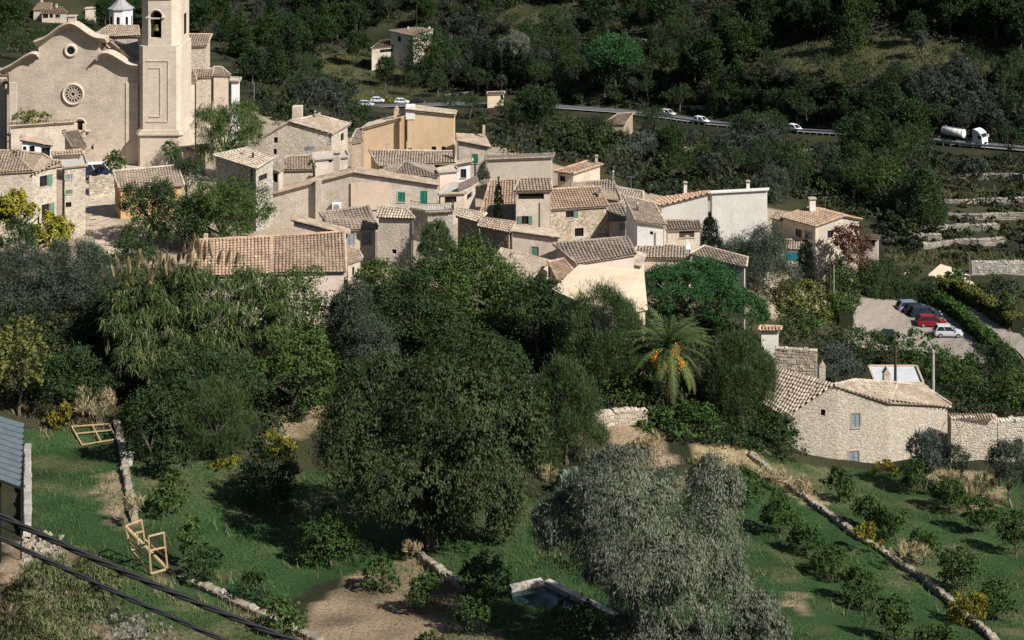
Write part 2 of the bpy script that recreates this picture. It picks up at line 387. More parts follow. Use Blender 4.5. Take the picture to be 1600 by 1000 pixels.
def strip(name, pts, width, mat, lift, kind='structure', off=0.0, sub=8):   # ribbon along ground points
    ps = []
    for a, b in zip(pts[:-1], pts[1:]):
        for k in range(sub): ps.append(a.lerp(b, k/sub))
    ps.append(pts[-1]); mb = MB(); L = []
    for i, p in enumerate(ps):
        t = (ps[min(i+1, len(ps)-1)]-ps[max(i-1, 0)]); t.z = 0; t.normalize(); n = Vector((-t.y, t.x, 0))
        zc = p.z
        for s in (-1, 1):
            q = p+n*(off+s*width/2); mb.v.append((q.x, q.y, zc+lift))
        if i: mb.f.append((2*i-2, 2*i-1, 2*i+1, 2*i))
    o = mb.build(name, mat); tag(o, kind=kind); return o, ps
_, ROAD = strip('hillside_road', ROADP, 5.0, M_ROAD, .22)
strip('road_edge_line', ROADP, .2, M_WHITE, .232, off=-2.2)
# ------------------------------------------------------------------ walls, tiles, houses
def plane_of(pts):
    a, b, c = pts[0], pts[1], pts[2]
    n = Vector((0,0,0))
    for i in range(len(pts)):
        p, q = pts[i], pts[(i+1) % len(pts)]
        n += Vector(((p.y-q.y)*(p.z+q.z), (p.z-q.z)*(p.x+q.x), (p.x-q.x)*(p.y+q.y)))
    n.normalize()
    if n.z < 0: n = -n
    m = sum(pts, Vector((0,0,0)))/len(pts)
    return n, m
def pz(pl, x, y):
    n, m = pl; return m.z-(n.x*(x-m.x)+n.y*(y-m.y))/n.z
TILES = {'old': [(.40,.30,.215),(.34,.255,.185),(.46,.36,.27),(.29,.23,.18),(.47,.33,.22)],
         'orange': [(.50,.32,.20),(.46,.29,.18),(.54,.37,.245),(.43,.28,.185)],
         'pale': [(.50,.40,.30),(.46,.36,.26),(.54,.45,.35),(.42,.33,.245)],
         'brown': [(.36,.23,.15),(.31,.20,.135),(.41,.27,.185),(.33,.235,.165),(.45,.32,.22)],
         'rust': [(.46,.28,.16),(.40,.25,.155),(.50,.35,.23),(.33,.23,.16),(.48,.37,.27)],
         'dark': [(.27,.21,.165),(.22,.175,.14),(.33,.26,.2),(.38,.31,.25)]}
for _k, _v in TILES.items():      # weathered: pull the colours of one roof together
    _mn = [sum(q[i] for q in _v)/len(_v) for i in range(3)]; _g = sum(_mn)/3
    TILES[_k] = [tuple(.92*((q[i]*.55+_mn[i]*.45)*.88+_g*.12) for i in range(3)) for q in _v]
def tile_roof(poly, parent, kind='old', pitch=.36, expo=.44, lift=.0, seed=0, name='roof_tiles'):
    rd = random.Random(seed); n, m = plane_of(poly)
    down = Vector((n.x, n.y, 0))
    if down.length < .02: down = Vector((0,-1,0))
    down.normalize(); side = Vector((-down.y, down.x, 0))
    dz = -(n.x*down.x+n.y*down.y)/n.z; dn3 = Vector((down.x, down.y, dz)); sl = dn3.length; dn3.normalize()
    P2 = [((p-m).dot(side), (p-m).dot(down)) for p in poly]
    s0, s1 = min(p[0] for p in P2), max(p[0] for p in P2)
    nc = max(1, int(round((s1-s0)/pitch))); w = (s1-s0)/nc; r = w*.43
    V = []; Q = []; Cc = []; pal = TILES[kind]; na = 4
    for k in range(nc):
        s = s0+(k+.5)*w; cr = []
        for i in range(len(P2)):
            a, b = P2[i], P2[(i+1) % len(P2)]
            if (a[0]-s)*(b[0]-s) < 0: cr.append(a[1]+(b[1]-a[1])*(s-a[0])/(b[0]-a[0]))
        cr.sort()
        for t0, t1 in zip(cr[::2], cr[1::2]):
            t1 += .1/sl; L = (t1-t0)*sl; nt_ = max(1, int(round(L/expo))); e = L/nt_
            for q in range(nt_):
                ta = t0+(q*e-.06)/sl; tb = t0+(q+1)*e/sl
                c = pal[rd.randrange(len(pal))]; br = rd.uniform(.88, 1.08); c = (c[0]*br, c[1]*br, c[2]*br)
                js = rd.gauss(0, .015); jl = rd.uniform(0, .02); b0 = len(V)
                for t, rr, hh in ((ta, r*.88, lift-.01), (tb, r*1.06, lift+.045+jl)):
                    cen = m+side*(s+js)+down*t+Vector((0,0,dz*t))+n*hh
                    for a in range(na+1):
                        ang = math.pi*a/na
                        V.append(cen+side*(math.cos(ang)*rr)+n*(math.sin(ang)*rr*.8)); Cc.append(c)
                for a in range(na): Q.append((b0+a, b0+a+1, b0+na+1+a+1, b0+na+1+a))
    if not V: return
    o3 = org(parent); VV = np.array([(v.x-o3.x, v.y-o3.y, v.z-o3.z) for v in V])
    o = link_mesh(name, np_mesh(name, VV, np.array(Q), np.array(Cc), M_TILE), parent); o['kind'] = 'stuff'
def ridge_tiles(a, b, mb, rd, pal, r=.17, L=.5):
    t = b-a; n = max(1, int(t.length/L)); t /= n; sd = t.cross(Vector((0,0,1)))
    if sd.length < 1e-6: return
    sd.normalize(); up = sd.cross(t).normalized()
    if up.z < 0: up = -up
    for k in range(n):
        p, q = a+t*(k-.04), a+t*(k+1); c = pal[rd.randrange(len(pal))]; br = rd.uniform(.85, 1.15); mb.col = (c[0]*br, c[1]*br, c[2]*br)
        vs = []
        for pp, rr in ((p, r*.85), (q, r*1.05)):
            for i in range(5):
                an = math.pi*i/4; vs.append(pp+sd*math.cos(an)*rr+up*(math.sin(an)*rr+.02))
        mb.add(vs, [(i, i+1, i+6, i+5) for i in range(4)])
TERC = [(.27,.235,.185),(.23,.20,.155),(.31,.27,.21),(.20,.175,.14)]
STONEC = [(.42,.36,.28),(.36,.31,.245),(.48,.42,.34),(.40,.33,.24),(.33,.295,.25),(.46,.385,.285)]
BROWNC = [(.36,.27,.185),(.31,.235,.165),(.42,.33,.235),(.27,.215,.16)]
GREYC = [(.36,.34,.30),(.30,.28,.25),(.43,.40,.36),(.25,.235,.21),(.40,.36,.30)]
def stone_face(mb, o, u, L, z0, topf, n, pal, rd, ch=.24, sw=(.2,.62), holes=(), thick=.03, miss=.03):
    z = z0
    while True:
        h = ch*rd.uniform(.6, 1.35); s = 0.0; any_ = False
        while s < L-.1:
            w = min(rd.uniform(*sw)*ch/.3, L-s)
            if L-s-w < .15: w = L-s
            zc = z+h/2+rd.uniform(-.05, .05); sc = s+w/2
            if z+h*.85 <= topf(sc):
                any_ = True
                if not any(sc+w/2 > a-.02 and sc-w/2 < b+.02 and zc+h/2 > c-.02 and zc-h/2 < d+.02 for a, b, c, d in holes) and rd.random() > miss:
                    c = pal[rd.randrange(len(pal))]; br = rd.uniform(.92, 1.16); mb.col = (c[0]*br, c[1]*br, c[2]*br)
                    p = o+u*sc; p = Vector((p.x, p.y, zc))
                    mb.stone(p+n*(thick*.3), u*(w/2-.012), Vector((0,0,h/2*rd.uniform(.8,1.1)-.01)), n*(thick*rd.uniform(.4, 1.7)), .2, rd)
            s += w
        z += h
        if not any_ or z > 500: break
def wall_cells(mb, o, u, L, zb, t0, t1, ops, n):   # wall from zb to a sloping top, with openings (u0,u1,v0,v1)
    us = sorted({0.0, L, *[max(0, min(L, q)) for op in ops for q in op[:2]]})
    top = lambda s: t0+(t1-t0)*s/L
    P3 = lambda s, z: (o.x+u.x*s, o.y+u.y*s, z)
    for a, b in zip(us[:-1], us[1:]):
        if b-a < 1e-4: continue
        mid = (a+b)/2; vs = sorted({zb, *[q for op in ops if op[0] <= mid <= op[1] for q in op[2:]]})
        for i, v in enumerate(vs):
            if i == len(vs)-1: mb.quad(P3(a, v), P3(b, v), P3(b, top(b)), P3(a, top(a)))
            else:
                vm = (v+vs[i+1])/2
                if any(op[0] <= mid <= op[1] and op[2] <= vm <= op[3] for op in ops): continue
                mb.quad(P3(a, v), P3(b, v), P3(b, vs[i+1]), P3(a, vs[i+1]))
def window_parts(root, o, u, n, op, kind, depth=.2):
    u0, u1, z0, z1 = op; w, h = u1-u0, z1-z0
    pt = lambda s, z, d: Vector((o.x+u.x*s+n.x*d, o.y+u.y*s+n.y*d, z))
    mb = MB()
    for a, b in (((u0,z0),(u1,z0)), ((u1,z0),(u1,z1)), ((u1,z1),(u0,z1)), ((u0,z1),(u0,z0))):   # reveal
        mb.quad(pt(*a, 0), pt(*b, 0), pt(*b, -depth), pt(*a, -depth))
    if kind not in ('hole',): mb.bar(pt(u0-.08, z0-.05, .04), pt(u1+.08, z0-.05, .04), .1, .1)
    if kind in ('green', 'grey', 'trim', 'sage'):
        for s in (u0-.08, u1+.08): mb.bar(pt(s, z0+.003, .0), pt(s, z1, .0), .14, .05)
        mb.bar(pt(u0-.15, z1+.073, .0), pt(u1+.15, z1+.073, .0), .05, .14)
    wn = mb.build('door' if kind.startswith('door') else 'window', M_SILL, root)
    back = M_DARK if kind == 'hole' else M_GLASS
    MB().quad(pt(u0,z0,-depth+.01), pt(u1,z0,-depth+.01), pt(u1,z1,-depth+.01), pt(u0,z1,-depth+.01)).build('pane', back, wn)
    if kind == 'hole': return
    def leaf(s0, s1, d, mat, ang=0, nm='shutter'):
        m2 = MB(); hh = (s0, s1)
        for s in hh: m2.bar(pt(s+(.04 if s == s0 else -.04), z0+.02, d), pt(s+(.04 if s == s0 else -.04), z1-.02, d), .08, .05)
        for zz in (z0+.05, (z0+z1)/2, z1-.05): m2.bar(pt(s0+.085, zz, d), pt(s1-.085, zz, d), .05, .09)
        k = max(3, int(h/.16))
        for i in range(k):
            zz = z0+.1+(h-.2)*(i+.5)/k
            m2.quad(pt(s0+.06, zz-.07, d+.02), pt(s1-.06, zz-.07, d+.02), pt(s1-.06, zz+.06, d-.02), pt(s0+.06, zz+.06, d-.02))
        m2.build(nm, mat, wn)
    mat = {'green': M_GREEN, 'grey': M_GREY, 'sage': M_SAGE, 'doorgreen': M_GREEN, 'doorwood': M_WOODD, 'open': M_SAGE, 'openg': M_GREEN, 'doorgrey': M_GREY, 'half': M_SAGE}.get(kind)
    if kind in ('green', 'grey', 'sage', 'doorgreen', 'doorwood', 'doorgrey'):
        m_ = (u0+u1)/2; leaf(u0+.01, m_-.01, -.06, mat); leaf(m_+.01, u1-.01, -.06, mat)
    else:
        f = MB()
        for s in (u0+.04, (u0+u1)/2, u1-.04): f.bar(pt(s, z0+.02, -.12), pt(s, z1-.02, -.12), .07, .06)
        for zz in (z0+.04, z1-.04): f.bar(pt(u0+.08, zz, -.125), pt(u1-.08, zz, -.125), .07, .05)
        f.build('frame', M_WOODD, wn)
        if kind in ('open', 'openg'): leaf(u0-w*.55, u0-.04, .06, mat); leaf(u1+.04, u1+w*.55, .06, mat)
        if kind == 'half': leaf(u1+.04, u1+w*.6, .06, mat)
def house(name, label, d, roofs, wall, tile='old', cat='house', win=(), chim=(), stone=None, inset=.25, base=None, pitch=.36, flat=False, group=None,
          seed=None, stone_h=.22, thick=.14, tiles=True, rakes=True, dz_all=0.0, bedmat=None):
    z0 = P(roofs[0][0][0], roofs[0][0][1], d).z-roofs[0][0][2]+dz_all
    seed = seed if seed is not None else int(abs(roofs[0][0][0]*7+roofs[0][0][1]*13)); rd = random.Random(seed)
    key = {}; V = []; Fs = []
    for poly in roofs:
        ids = []
        for q in poly:
            if q not in key: key[q] = len(V); V.append(Zp(q[0], q[1], z0+q[2]))
            ids.append(key[q])
        pts = [V[i] for i in ids]
        A = sum(pts[i].x*pts[(i+1) % len(pts)].y-pts[(i+1) % len(pts)].x*pts[i].y for i in range(len(pts)))
        if A < 0: ids.reverse()
        Fs.append(ids)
    planes = [plane_of([V[i] for i in f]) for f in Fs]
    ed = {}
    for fi, f in enumerate(Fs):
        for i in range(len(f)): ed[(f[i], f[(i+1) % len(f)])] = fi
    bnd = {a: (b, fi) for (a, b), fi in ed.items() if (b, a) not in ed}; prv = {b: a for a, (b, fi) in bnd.items()}
    shared = [(a, b) for (a, b) in ed if (b, a) in ed and a < b]
    def en(a, b):
        t = V[b]-V[a]; n = Vector((t.y, -t.x, 0)); return n.normalized() if n.length > 1e-6 else Vector((0,-1,0))
    ins = {}
    for a in bnd:
        if a not in prv: ins[a] = V[a].copy(); continue
        n1, n2 = en(prv[a], a), en(a, bnd[a][0]); kk = max(.35, 1+n1.dot(n2)); ins[a] = V[a]-(n1+n2)*(inset/kk)
    cx = sum((v.x for v in V))/len(V); cy = sum((v.y for v in V))/len(V)
    zb = min(hz(v.x, v.y) for v in V)-.6 if base is None else base
    root = empty(name, (cx, cy, zb+.6), label, cat, group)
    walls = []
    for a, (b, fi) in bnd.items():
        A, B = ins[a], ins[b]; t = Vector((B.x-A.x, B.y-A.y, 0)); L = t.length
        if L < .15: continue
        u = t/L; n = Vector((u.y, -u.x, 0)); off = thick*.6
        walls.append(dict(o=Vector((A.x, A.y, 0)), u=u, n=n, L=L, t0=pz(planes[fi], A.x, A.y)-off, t1=pz(planes[fi], B.x, B.y)-off, ops=[], kinds=[]))
    for wsp in win:
        px, py, ww, hh, kind = wsp; best = None
        for w in walls:
            o_, n_ = w['o'], w['n']; ray = P(px, py, 1)-Vector((0,0,HC)); den = ray.x*n_.x+ray.y*n_.y
            if den >= -1e-4: continue
            tt = (o_.x*n_.x+o_.y*n_.y)/den; s = (ray*tt-o_).dot(w['u'])
            zq = HC+ray.z*tt
            if tt <= 0 or not -.5 < s < w['L']+.5: continue
            if best is None or tt < best[0]: best = (tt, w, s, zq)
        if best is None: print('WINDOW MISS', label, wsp); continue
        tt, w, s, zq = best; hw = ww/2*tt/F/max(.35, abs(w['u'].x-0)); hv = hh/2*tt/F
        top = w['t0']+(w['t1']-w['t0'])*min(max(s/w['L'],0),1)
        s = min(max(s, hw+.1), w['L']-hw-.1); z1 = min(zq+hv, min(w['t0']+(w['t1']-w['t0'])*q/w['L'] for q in (s-hw, s+hw))-.12); z0_ = max(min(zq-hv, z1-.4), zb+.1)
        if s-hw < .02 or s+hw > w['L']-.02: print('WINDOW WIDE', label, wsp); hw = min(hw, w['L']/2-.1); s = w['L']/2
        w['ops'].append((s-hw, s+hw, z0_, z1)); w['kinds'].append(kind)
    mb = MB()
    for w in walls: wall_cells(mb, w['o'], w['u'], w['L'], zb, w['t0'], w['t1'], w['ops'], w['n'])
    mb.build('wall', wall, root)
    for w in walls:
        for op, kd in zip(w['ops'], w['kinds']): window_parts(root, w['o'], w['u'], w['n'], op, kd)
    if stone:
        sb = MB()
        for w in walls:
            if w['n'].y > .35: continue
            holes = [(a-.16, b+.16, c-.1, e+.14) for a, b, c, e in w['ops']]
            stone_face(sb, w['o'], w['u'], w['L'], max(zb, min(w['t0'], w['t1'])-14), lambda s, w=w: w['t0']+(w['t1']-w['t0'])*s/w['L'], w['n'], stone, rd, stone_h, holes=holes, thick=.011, miss=.3)
        if sb.v: so_ = sb.build('wall_stones', M_STONE, root); so_['kind'] = 'stuff'
    rb = MB()
    for f in Fs: rb.prism([V[i] for i in f][::-1], (0,0,-thick))
    roof = rb.build('roof', bedmat or (M_CONC if flat else M_BED), root)
    if not flat and tiles:
        for k2, f in enumerate(Fs): tile_roof([V[i] for i in f], roof, tile if isinstance(tile, str) else tile[k2], pitch, seed=seed+k2)
        rt = MB(); pal = TILES[tile if isinstance(tile, str) else tile[0]]
        for a, b in shared: ridge_tiles(V[a], V[b], rt, rd, pal)
        if rakes:
            for a, (b, fi) in bnd.items():
                n_ = planes[fi][0]; dn = Vector((n_.x, n_.y, 0)); e = en(a, b)
                if dn.length > .03 and e.dot(dn.normalized()) < .6: ridge_tiles(V[a]+Vector((0,0,.05)), V[b]+Vector((0,0,.05)), rt, rd, pal, .15)
        if rt.v: q = rt.build('ridge_tiles', M_TILE, roof); q['kind'] = 'stuff'
    if flat:
        pb = MB()
        for a, (b, fi) in bnd.items():
            t = (V[b]-V[a]).normalized(); pb.bar(V[a]+Vector((0,0,.1))+t*.1, V[b]+Vector((0,0,.1))-t*.1, .2, .2)
        pb.build('parapet', M_SILL, root)
    for c in chim:
        px, py, ww, hh, mat = c[:5]; best = None
        for f, pl in zip(Fs, planes):
            ray = P(px, py+hh, 1)-Vector((0,0,HC)); den = pl[0].dot(ray)
            if abs(den) < 1e-6: continue
            tt = pl[0].dot(pl[1]-Vector((0,0,HC)))/den; q = Vector((0,0,HC))+ray*tt
            dd = (q-pl[1]).length
            if best is None or dd < best[0]: best = (dd, q, tt)
        q, tt = best[1], best[2]; w_, h_ = ww*tt/F, hh*tt/F
        q = Vector((q.x, q.y+w_/2, q.z))
        cb = MB().box(q+Vector((0,0,h_/2-.3)), (w_, w_, h_+.6)); ch = cb.build('chimney', mat, root)
        style = c[5] if len(c) > 5 else 'cap'
        k = MB(); tp = q+Vector((0,0,h_))
        if style == 'cap':
            for sx in (-1, 1): k.box(tp+Vector((sx*w_*.4, 0, .12)), (w_*.18, w_*.95, .24))
            k.box(tp+Vector((0,0,.29)), (w_*1.35, w_*1.35, .1)); k.box(tp+Vector((0,0,.38)), (w_*.8, w_*.8, .08))
        elif style == 'gable':
            k.prism([tp+Vector((-w_*.6,-w_*.55,0)), tp+Vector((w_*.6,-w_*.55,0)), tp+Vector((0,-w_*.55,w_*.95))], (0,w_*1.1,0))
        elif style == 'pipe':
            k.lathe(tp, [(w_*.7,-.06),(w_*.7,.06),(w_*.35,.1),(w_*.35,.3),(w_*.8,.32),(.02,.5)], 8)
        k.build('chimney_cap', M_SILL if style != 'pipe' else M_STEEL, ch)
    return root
def ground_wall(name, label, pts, height, thick, pal, cat='wall', seed=1, cap=None, core=(.3,.26,.2), ch=.3, group=None, drop=.4, flatz=None):
    """stone wall along world points; stones on both faces and on top"""
    rd = random.Random(seed); ps = [pts[0]]
    for a, b in zip(pts[:-1], pts[1:]):
        k = max(1, int((b-a).length/2.5))
        for i in range(k): ps.append(a.lerp(b, (i+1)/k))
    root = empty(name, ps[len(ps)//2], label, cat, group); cb = MB(); sb = MB()
    hs = height if hasattr(height, '__len__') else [height, height]
    for i, (a, b) in enumerate(zip(ps[:-1], ps[1:])):
        ha = hs[0]+(hs[1]-hs[0])*i/(len(ps)-1); hb = hs[0]+(hs[1]-hs[0])*(i+1)/(len(ps)-1)
        t = Vector((b.x-a.x, b.y-a.y, 0)); L = t.length
        if L < .05: continue
        u = t/L; n = Vector((u.y, -u.x, 0)); ga, gb = hz(a.x, a.y), hz(b.x, b.y); lo = min(ga, gb)-drop
        ta, tb = (ga+ha, gb+hb) if flatz is None else (flatz, flatz)
        A = [Vector((p.x, p.y, lo))+n*s*thick/2 for p, s in ((a,-1),(b,-1),(b,1),(a,1))]; T = [Vector((v.x, v.y, z)) for v, z in zip(A, (ta,tb,tb,ta))]
        cb.add(A+T, [(3,2,1,0),(4,5,6,7),(0,1,5,4),(1,2,6,5),(2,3,7,6),(3,0,4,7)])
        for s in (-1, 1):
            if (n*s).y > .6: continue
            o = a+n*s*thick/2
            if s == 1: stone_face(sb, o, u, L, lo, lambda q: ta+(tb-ta)*q/L+.1, n, pal, rd, ch)
            else: stone_face(sb, b+n*s*thick/2, -u, L, lo, lambda q: tb+(ta-tb)*q/L+.1, -n, pal, rd, ch)
        s = 0
        while s < L-.05:      # coping stones
            w = min(rd.uniform(.3, .7)*ch/.3, L-s); q = a.lerp(b, (s+w/2)/L); z = ta+(tb-ta)*(s+w/2)/L
            c = pal[rd.randrange(len(pal))]; br = rd.uniform(.85, 1.2); sb.col = (c[0]*br, c[1]*br, c[2]*br)
            sb.stone(Vector((q.x, q.y, z+.03))+n*rd.uniform(-.06,.06), u*(w/2-.015), n*(thick/2+rd.uniform(-.06,.08)), Vector((0,0,rd.uniform(.04,.2))), .22, rd); s += w
    cb.build('wall_core', plain('wall_core_'+name+str(seed), core, .95, 0, .1, .3, 2), root)
    o = sb.build('wall_stones', M_STONE, root); o['kind'] = 'stuff'
    return root
# ------------------------------------------------------------------ buildings
PL_CREAM = plaster('cream_plaster', (0.517,0.424,0.325))
PL_PINK = plaster('pink_plaster', (0.572,0.440,0.358), amt=.3)
PL_OLD = plaster('old_stone_plaster', (0.495,0.418,0.330), amt=.55)
PL_RUB = plaster('rubble_plaster', (0.473,0.396,0.308), amt=.4, rub=.18, vs=3.6)
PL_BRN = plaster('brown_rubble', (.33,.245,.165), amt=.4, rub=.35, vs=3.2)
PL_GRYR = plaster('grey_rubble', (0.396,0.352,0.286), amt=.4, rub=.5, vs=3)
PL_YEL = plaster('yellow_render', (.50,.365,.235), (.42,.29,.17), .35)
PL_OCH = plaster('ochre_render', (.45,.30,.15), (.3,.2,.11), .35)
PL_WHT = plaster('white_render', (0.682,0.621,0.561), (.42,.37,.31), .3)
PL_BWHT = plaster('bright_white_render', (.74,.72,.70), (.5,.47,.43), .2)
PL_CHURCH = plaster('church_sandstone', (.50,.40,.30), (.25,.225,.185), .8, rub=.1, vs=4.5, courses=True)
PL_TOWER = plaster('tower_sandstone', (.52,.425,.32), (.36,.30,.23), .55, courses=True)
PL_BLANK = plaster('blank_white_render', (.60,.555,.49), (.5,.45,.38), .25)
PL_SAND = plaster('sand_screed', (.56,.435,.29), (.45,.35,.24), .4)
PL_GREY = plaster('grey_render', (0.440,0.402,0.352), (.28,.25,.21), .4)

# left edge of the village
house('stone_house', 'rough stone house at left edge with hipped tile roof above the yellow vine', 190,
      [[(-34,272,0),(51,267,0),(18,236,1.3),(-34,236,1.3)], [(51,267,0),(96,258,0),(66,241,1.3),(18,236,1.3)]], PL_RUB, 'old',
      win=[(68,283,9,17,'half'),(71,329,9,20,'half')], stone=STONEC)
house('annex_house', 'tall narrow stone annex between the shuttered house and the lane', 194,
      [[(98,262,0),(137,258,0),(132,243,0),(94,247,0)]], PL_RUB, flat=True, win=[(104,277,9,8,'grey'),(107,320,8,8,'hole'),(106,300,9,6,'sage')], stone=STONEC)
house('tiled_turret', 'small steep tiled roof room right below the church front', 219,
      [[(113,232,0),(136,230,0),(122,204,1.1),(98,207,1.1)]], PL_RUB, 'dark', base=47)
house('terrace_canopy', 'low tiled canopy over the roof terrace beside the steep tiled room', 197,
      [[(83,244,0),(131,241,0),(127,235,.35),(81,238,.35)]], PL_OLD, 'old', base=53.2, win=[(108,248,30,4,'hole')])
house('porch_house', 'white walled roof porch with sagging lean-to roof, left of canopy', 199,
      [[(31,219,.85),(83,228,0),(79,220,0),(33,212,.85)]], PL_BWHT, 'old', base=52.6, win=[(35,232,5,6,'hole'),(50,238,8,20,'hole'),(72,238,13,14,'dark')])
house('rear_garden_house', 'cream and stone walled house with tile coping below church rose window', 226,
      [[(14,198,0),(117,191,0),(119,186,-.3),(16,193,-.3)]], PL_CREAM, 'old', win=[(100,206,6,6,'hole')])
house('left_edge_house', 'cream house cut by the left frame edge beside the church', 238,
      [[(-30,118,0),(14,116,0),(12,108,.5),(-30,108,.5)],[(-30,132,-1),(11,130,-1),(10,124,-.8),(-30,124,-.8)]], PL_CREAM, 'old')
house('ochre_cottage', 'small ochre cottage with pale tile roof behind the dark leafy tree', 203,
      [[(186,296,0),(288,290,0),(277,259,1.3),(176,268,1.3)]], PL_OCH, 'pale', win=[(222,318,9,12,'dark')], seed=5)
house('stone_shed', 'tiny stone shed with dark doorway at the foot of the bell tower', 226,
      [[(284,236,0),(325,231,0),(322,226,.35),(282,231,.35)]], PL_RUB, 'old', win=[(292,247,9,14,'hole')], stone=STONEC)
# centre left
house('rubble_barn', 'grey rubble barn with shallow pale roof right of the weeping tree', 205,
      [[(333,243,0),(400,264,0),(430,246,.5),(388,231,.5)]], PL_GRYR, 'pale', win=[(393,276,5,24,'hole'),(411,277,10,9,'dark')], stone=GREYC,
      chim=[(382,234,4,9,M_SILL,'plain'),(395,239,3,9,M_WOODD,'plain')])
house('long_stone_house', 'long brown stone house with gable and leaning tiled chimney', 218,
      [[(410,215,-.5),(452,190,1.66),(495,180,1.66),(455,203,-.5)], [(452,190,1.66),(520,209,0),(548,194,0),(495,180,1.66)]], PL_RUB, 'pale',
      win=[(431,219,6,9,'hole'),(430,237,5,9,'hole'),(521,217,4,13,'grey'),(535,214,5,12,'hole')], stone=STONEC,
      chim=[(464,167,15,24,PL_CREAM,'plain'),(492,178,3,8,M_STEEL,'pipe'),(499,176,3,7,M_SILL,'plain')])
house('lean_to_house', 'low house with worn ribbed tile roof under the long stone house', 210,
      [[(436,266,0),(492,265,0),(487,243,.9),(446,245,.9)]], PL_CREAM, 'old')
house('stepped_house', 'small plastered block with two dark openings below the long stone house', 213,
      [[(490,250,0),(546,245,0),(541,236,0),(488,240,0)]], PL_OLD, flat=True, win=[(516,250,5,6,'hole'),(524,253,6,7,'hole')])
house('broken_shed', 'open broken shed with tilted tile roof amid the village roofs', 203,
      [[(417,262,.4),(437,269,0),(446,262,0),(430,254,.4)]], PL_CREAM, 'dark', base=48, win=[(430,278,8,14,'hole')])
y = house('yellow_house', 'large yellow ochre rendered house, tall block with stepped roofline', 228,
      [[(565,201,0),(631,183,1.64),(638,177,1.64),(576,193,0)], [(633,171,2.74),(712,179,2.0),(714,174,2.0),(642,165,2.74)]], PL_YEL, 'pale',
      win=[(640,234,6,5,'hole'),(678,232,7,6,'hole'),(693,232,6,6,'hole')], chim=[(619,172,7,13,PL_YEL,'gable'),(641,165,14,15,M_WHITE,'plain')], thick=.22)
house('rear_tile_house', 'shadowed dark house with tile roof at the yellow house left side', 224,
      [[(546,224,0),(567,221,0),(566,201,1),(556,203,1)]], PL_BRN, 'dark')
house('row_house', 'long ribbed tile roof running in front of the yellow house', 214,
      [[(590,259,0),(712,255,0),(709,237,.85),(576,235,.85)]], PL_CREAM, 'pale', win=[(675,259,24,3,'hole')], chim=[(709,228,4,22,M_WOODD,'plain')])
house('pyramid_roof_house', 'house with dark striped pyramid tile roof over a loggia', 208,
      [[(608,278,0),(687,275,0),(632,253,1.0)], [(687,275,0),(676,259,0),(632,253,1.0)], [(600,262,0),(608,278,0),(632,253,1.0)]], PL_OLD, 'dark',
      win=[(668,281,26,5,'hole')], rakes=False)
house('pink_block', 'plain pale pink block between pyramid roof and white terrace', 209,
      [[(684,270,0),(717,267,0),(712,261,0),(683,264,0)]], PL_PINK, flat=True, base=44)
house('white_terrace_house', 'white gable wall with dark window behind the roof terrace', 215,
      [[(692,262,0),(738,253,.75),(738,249,.75),(692,257,0)]], PL_BWHT, 'pale', base=45, win=[(724,271,9,14,'dark')])
tr = house('terrace_block', 'pale terrace block with open dark ground floor and brown balustrade', 204,
      [[(684,304,0),(727,302,0),(747,286,0),(700,288,0)]], PL_CREAM, flat=True, win=[(704,312,18,9,'hole'),(734,306,10,9,'hole')])
house('plaster_gable_house', 'wide stained plaster gable house with green shutters and green door', 202,
      [[(398,312,-3.47),(552,270,0),(556,262,0),(406,302,-3.47)], [(552,270,0),(687,290,-1.6),(683,283,-1.6),(556,262,0)]], PL_OLD, 'old',
      win=[(627,308,11,15,'green'),(662,312,11,27,'doorgreen')], chim=[(526,242,10,22,PL_CREAM,'cap')])
house('balcony_block', 'small stone block with railed roof terrace and green window', 198,
      [[(640,327,0),(667,332,0),(711,330,0),(708,322,0),(641,321,0)]], PL_GRYR, flat=True, win=[(689,353,10,13,'green')], stone=GREYC)
house('shuttered_house', 'house with dark ribbed tile roof and grey blue shutters above reeds', 187,
      [[(522,361,0),(591,357,0),(576,323,1.45),(498,333,1.45)]], PL_CREAM, 'dark', win=[(546,374,15,19,'grey'),(573,373,16,19,'grey'),(577,418,10,16,'grey')], pitch=.42)
house('plaster_tower_house', 'tall plain plastered house with one tiny window, right of grey shutters', 186,
      [[(588,339,0),(649,342,0),(634,327,.7),(592,322,.8)]], PL_CREAM, 'pale', win=[(616,393,7,7,'hole')], stone=None)
house('pink_lean_to', 'pinkish lean-to with sloping tile edge behind the big near roof', 182,
      [[(455,344,1.6),(546,367,0),(546,360,0),(460,337,1.6)]], PL_PINK, 'old')
house('long_barn', 'long near barn with ribbed roof, orange tiles left and brown tiles right', 168,
      [[(303,432,0),(424.5,427,0),(424,370,2.3),(303,376,2.3)], [(424.5,427,0),(541,424,0),(538,363,2.35),(424,370,2.3)]], PL_PINK, ['orange','brown'], pitch=.37, chim=[(321,366,6,9,M_SILL,'plain')])
house('lean_to_shed', 'little tiled lean-to shed wedged between brown roof and shutters', 176,
      [[(541,413,0),(567,404,0),(560,391,.5),(539,385,.9)]], PL_CREAM, 'old', win=[(552,424,3,14,'hole')])
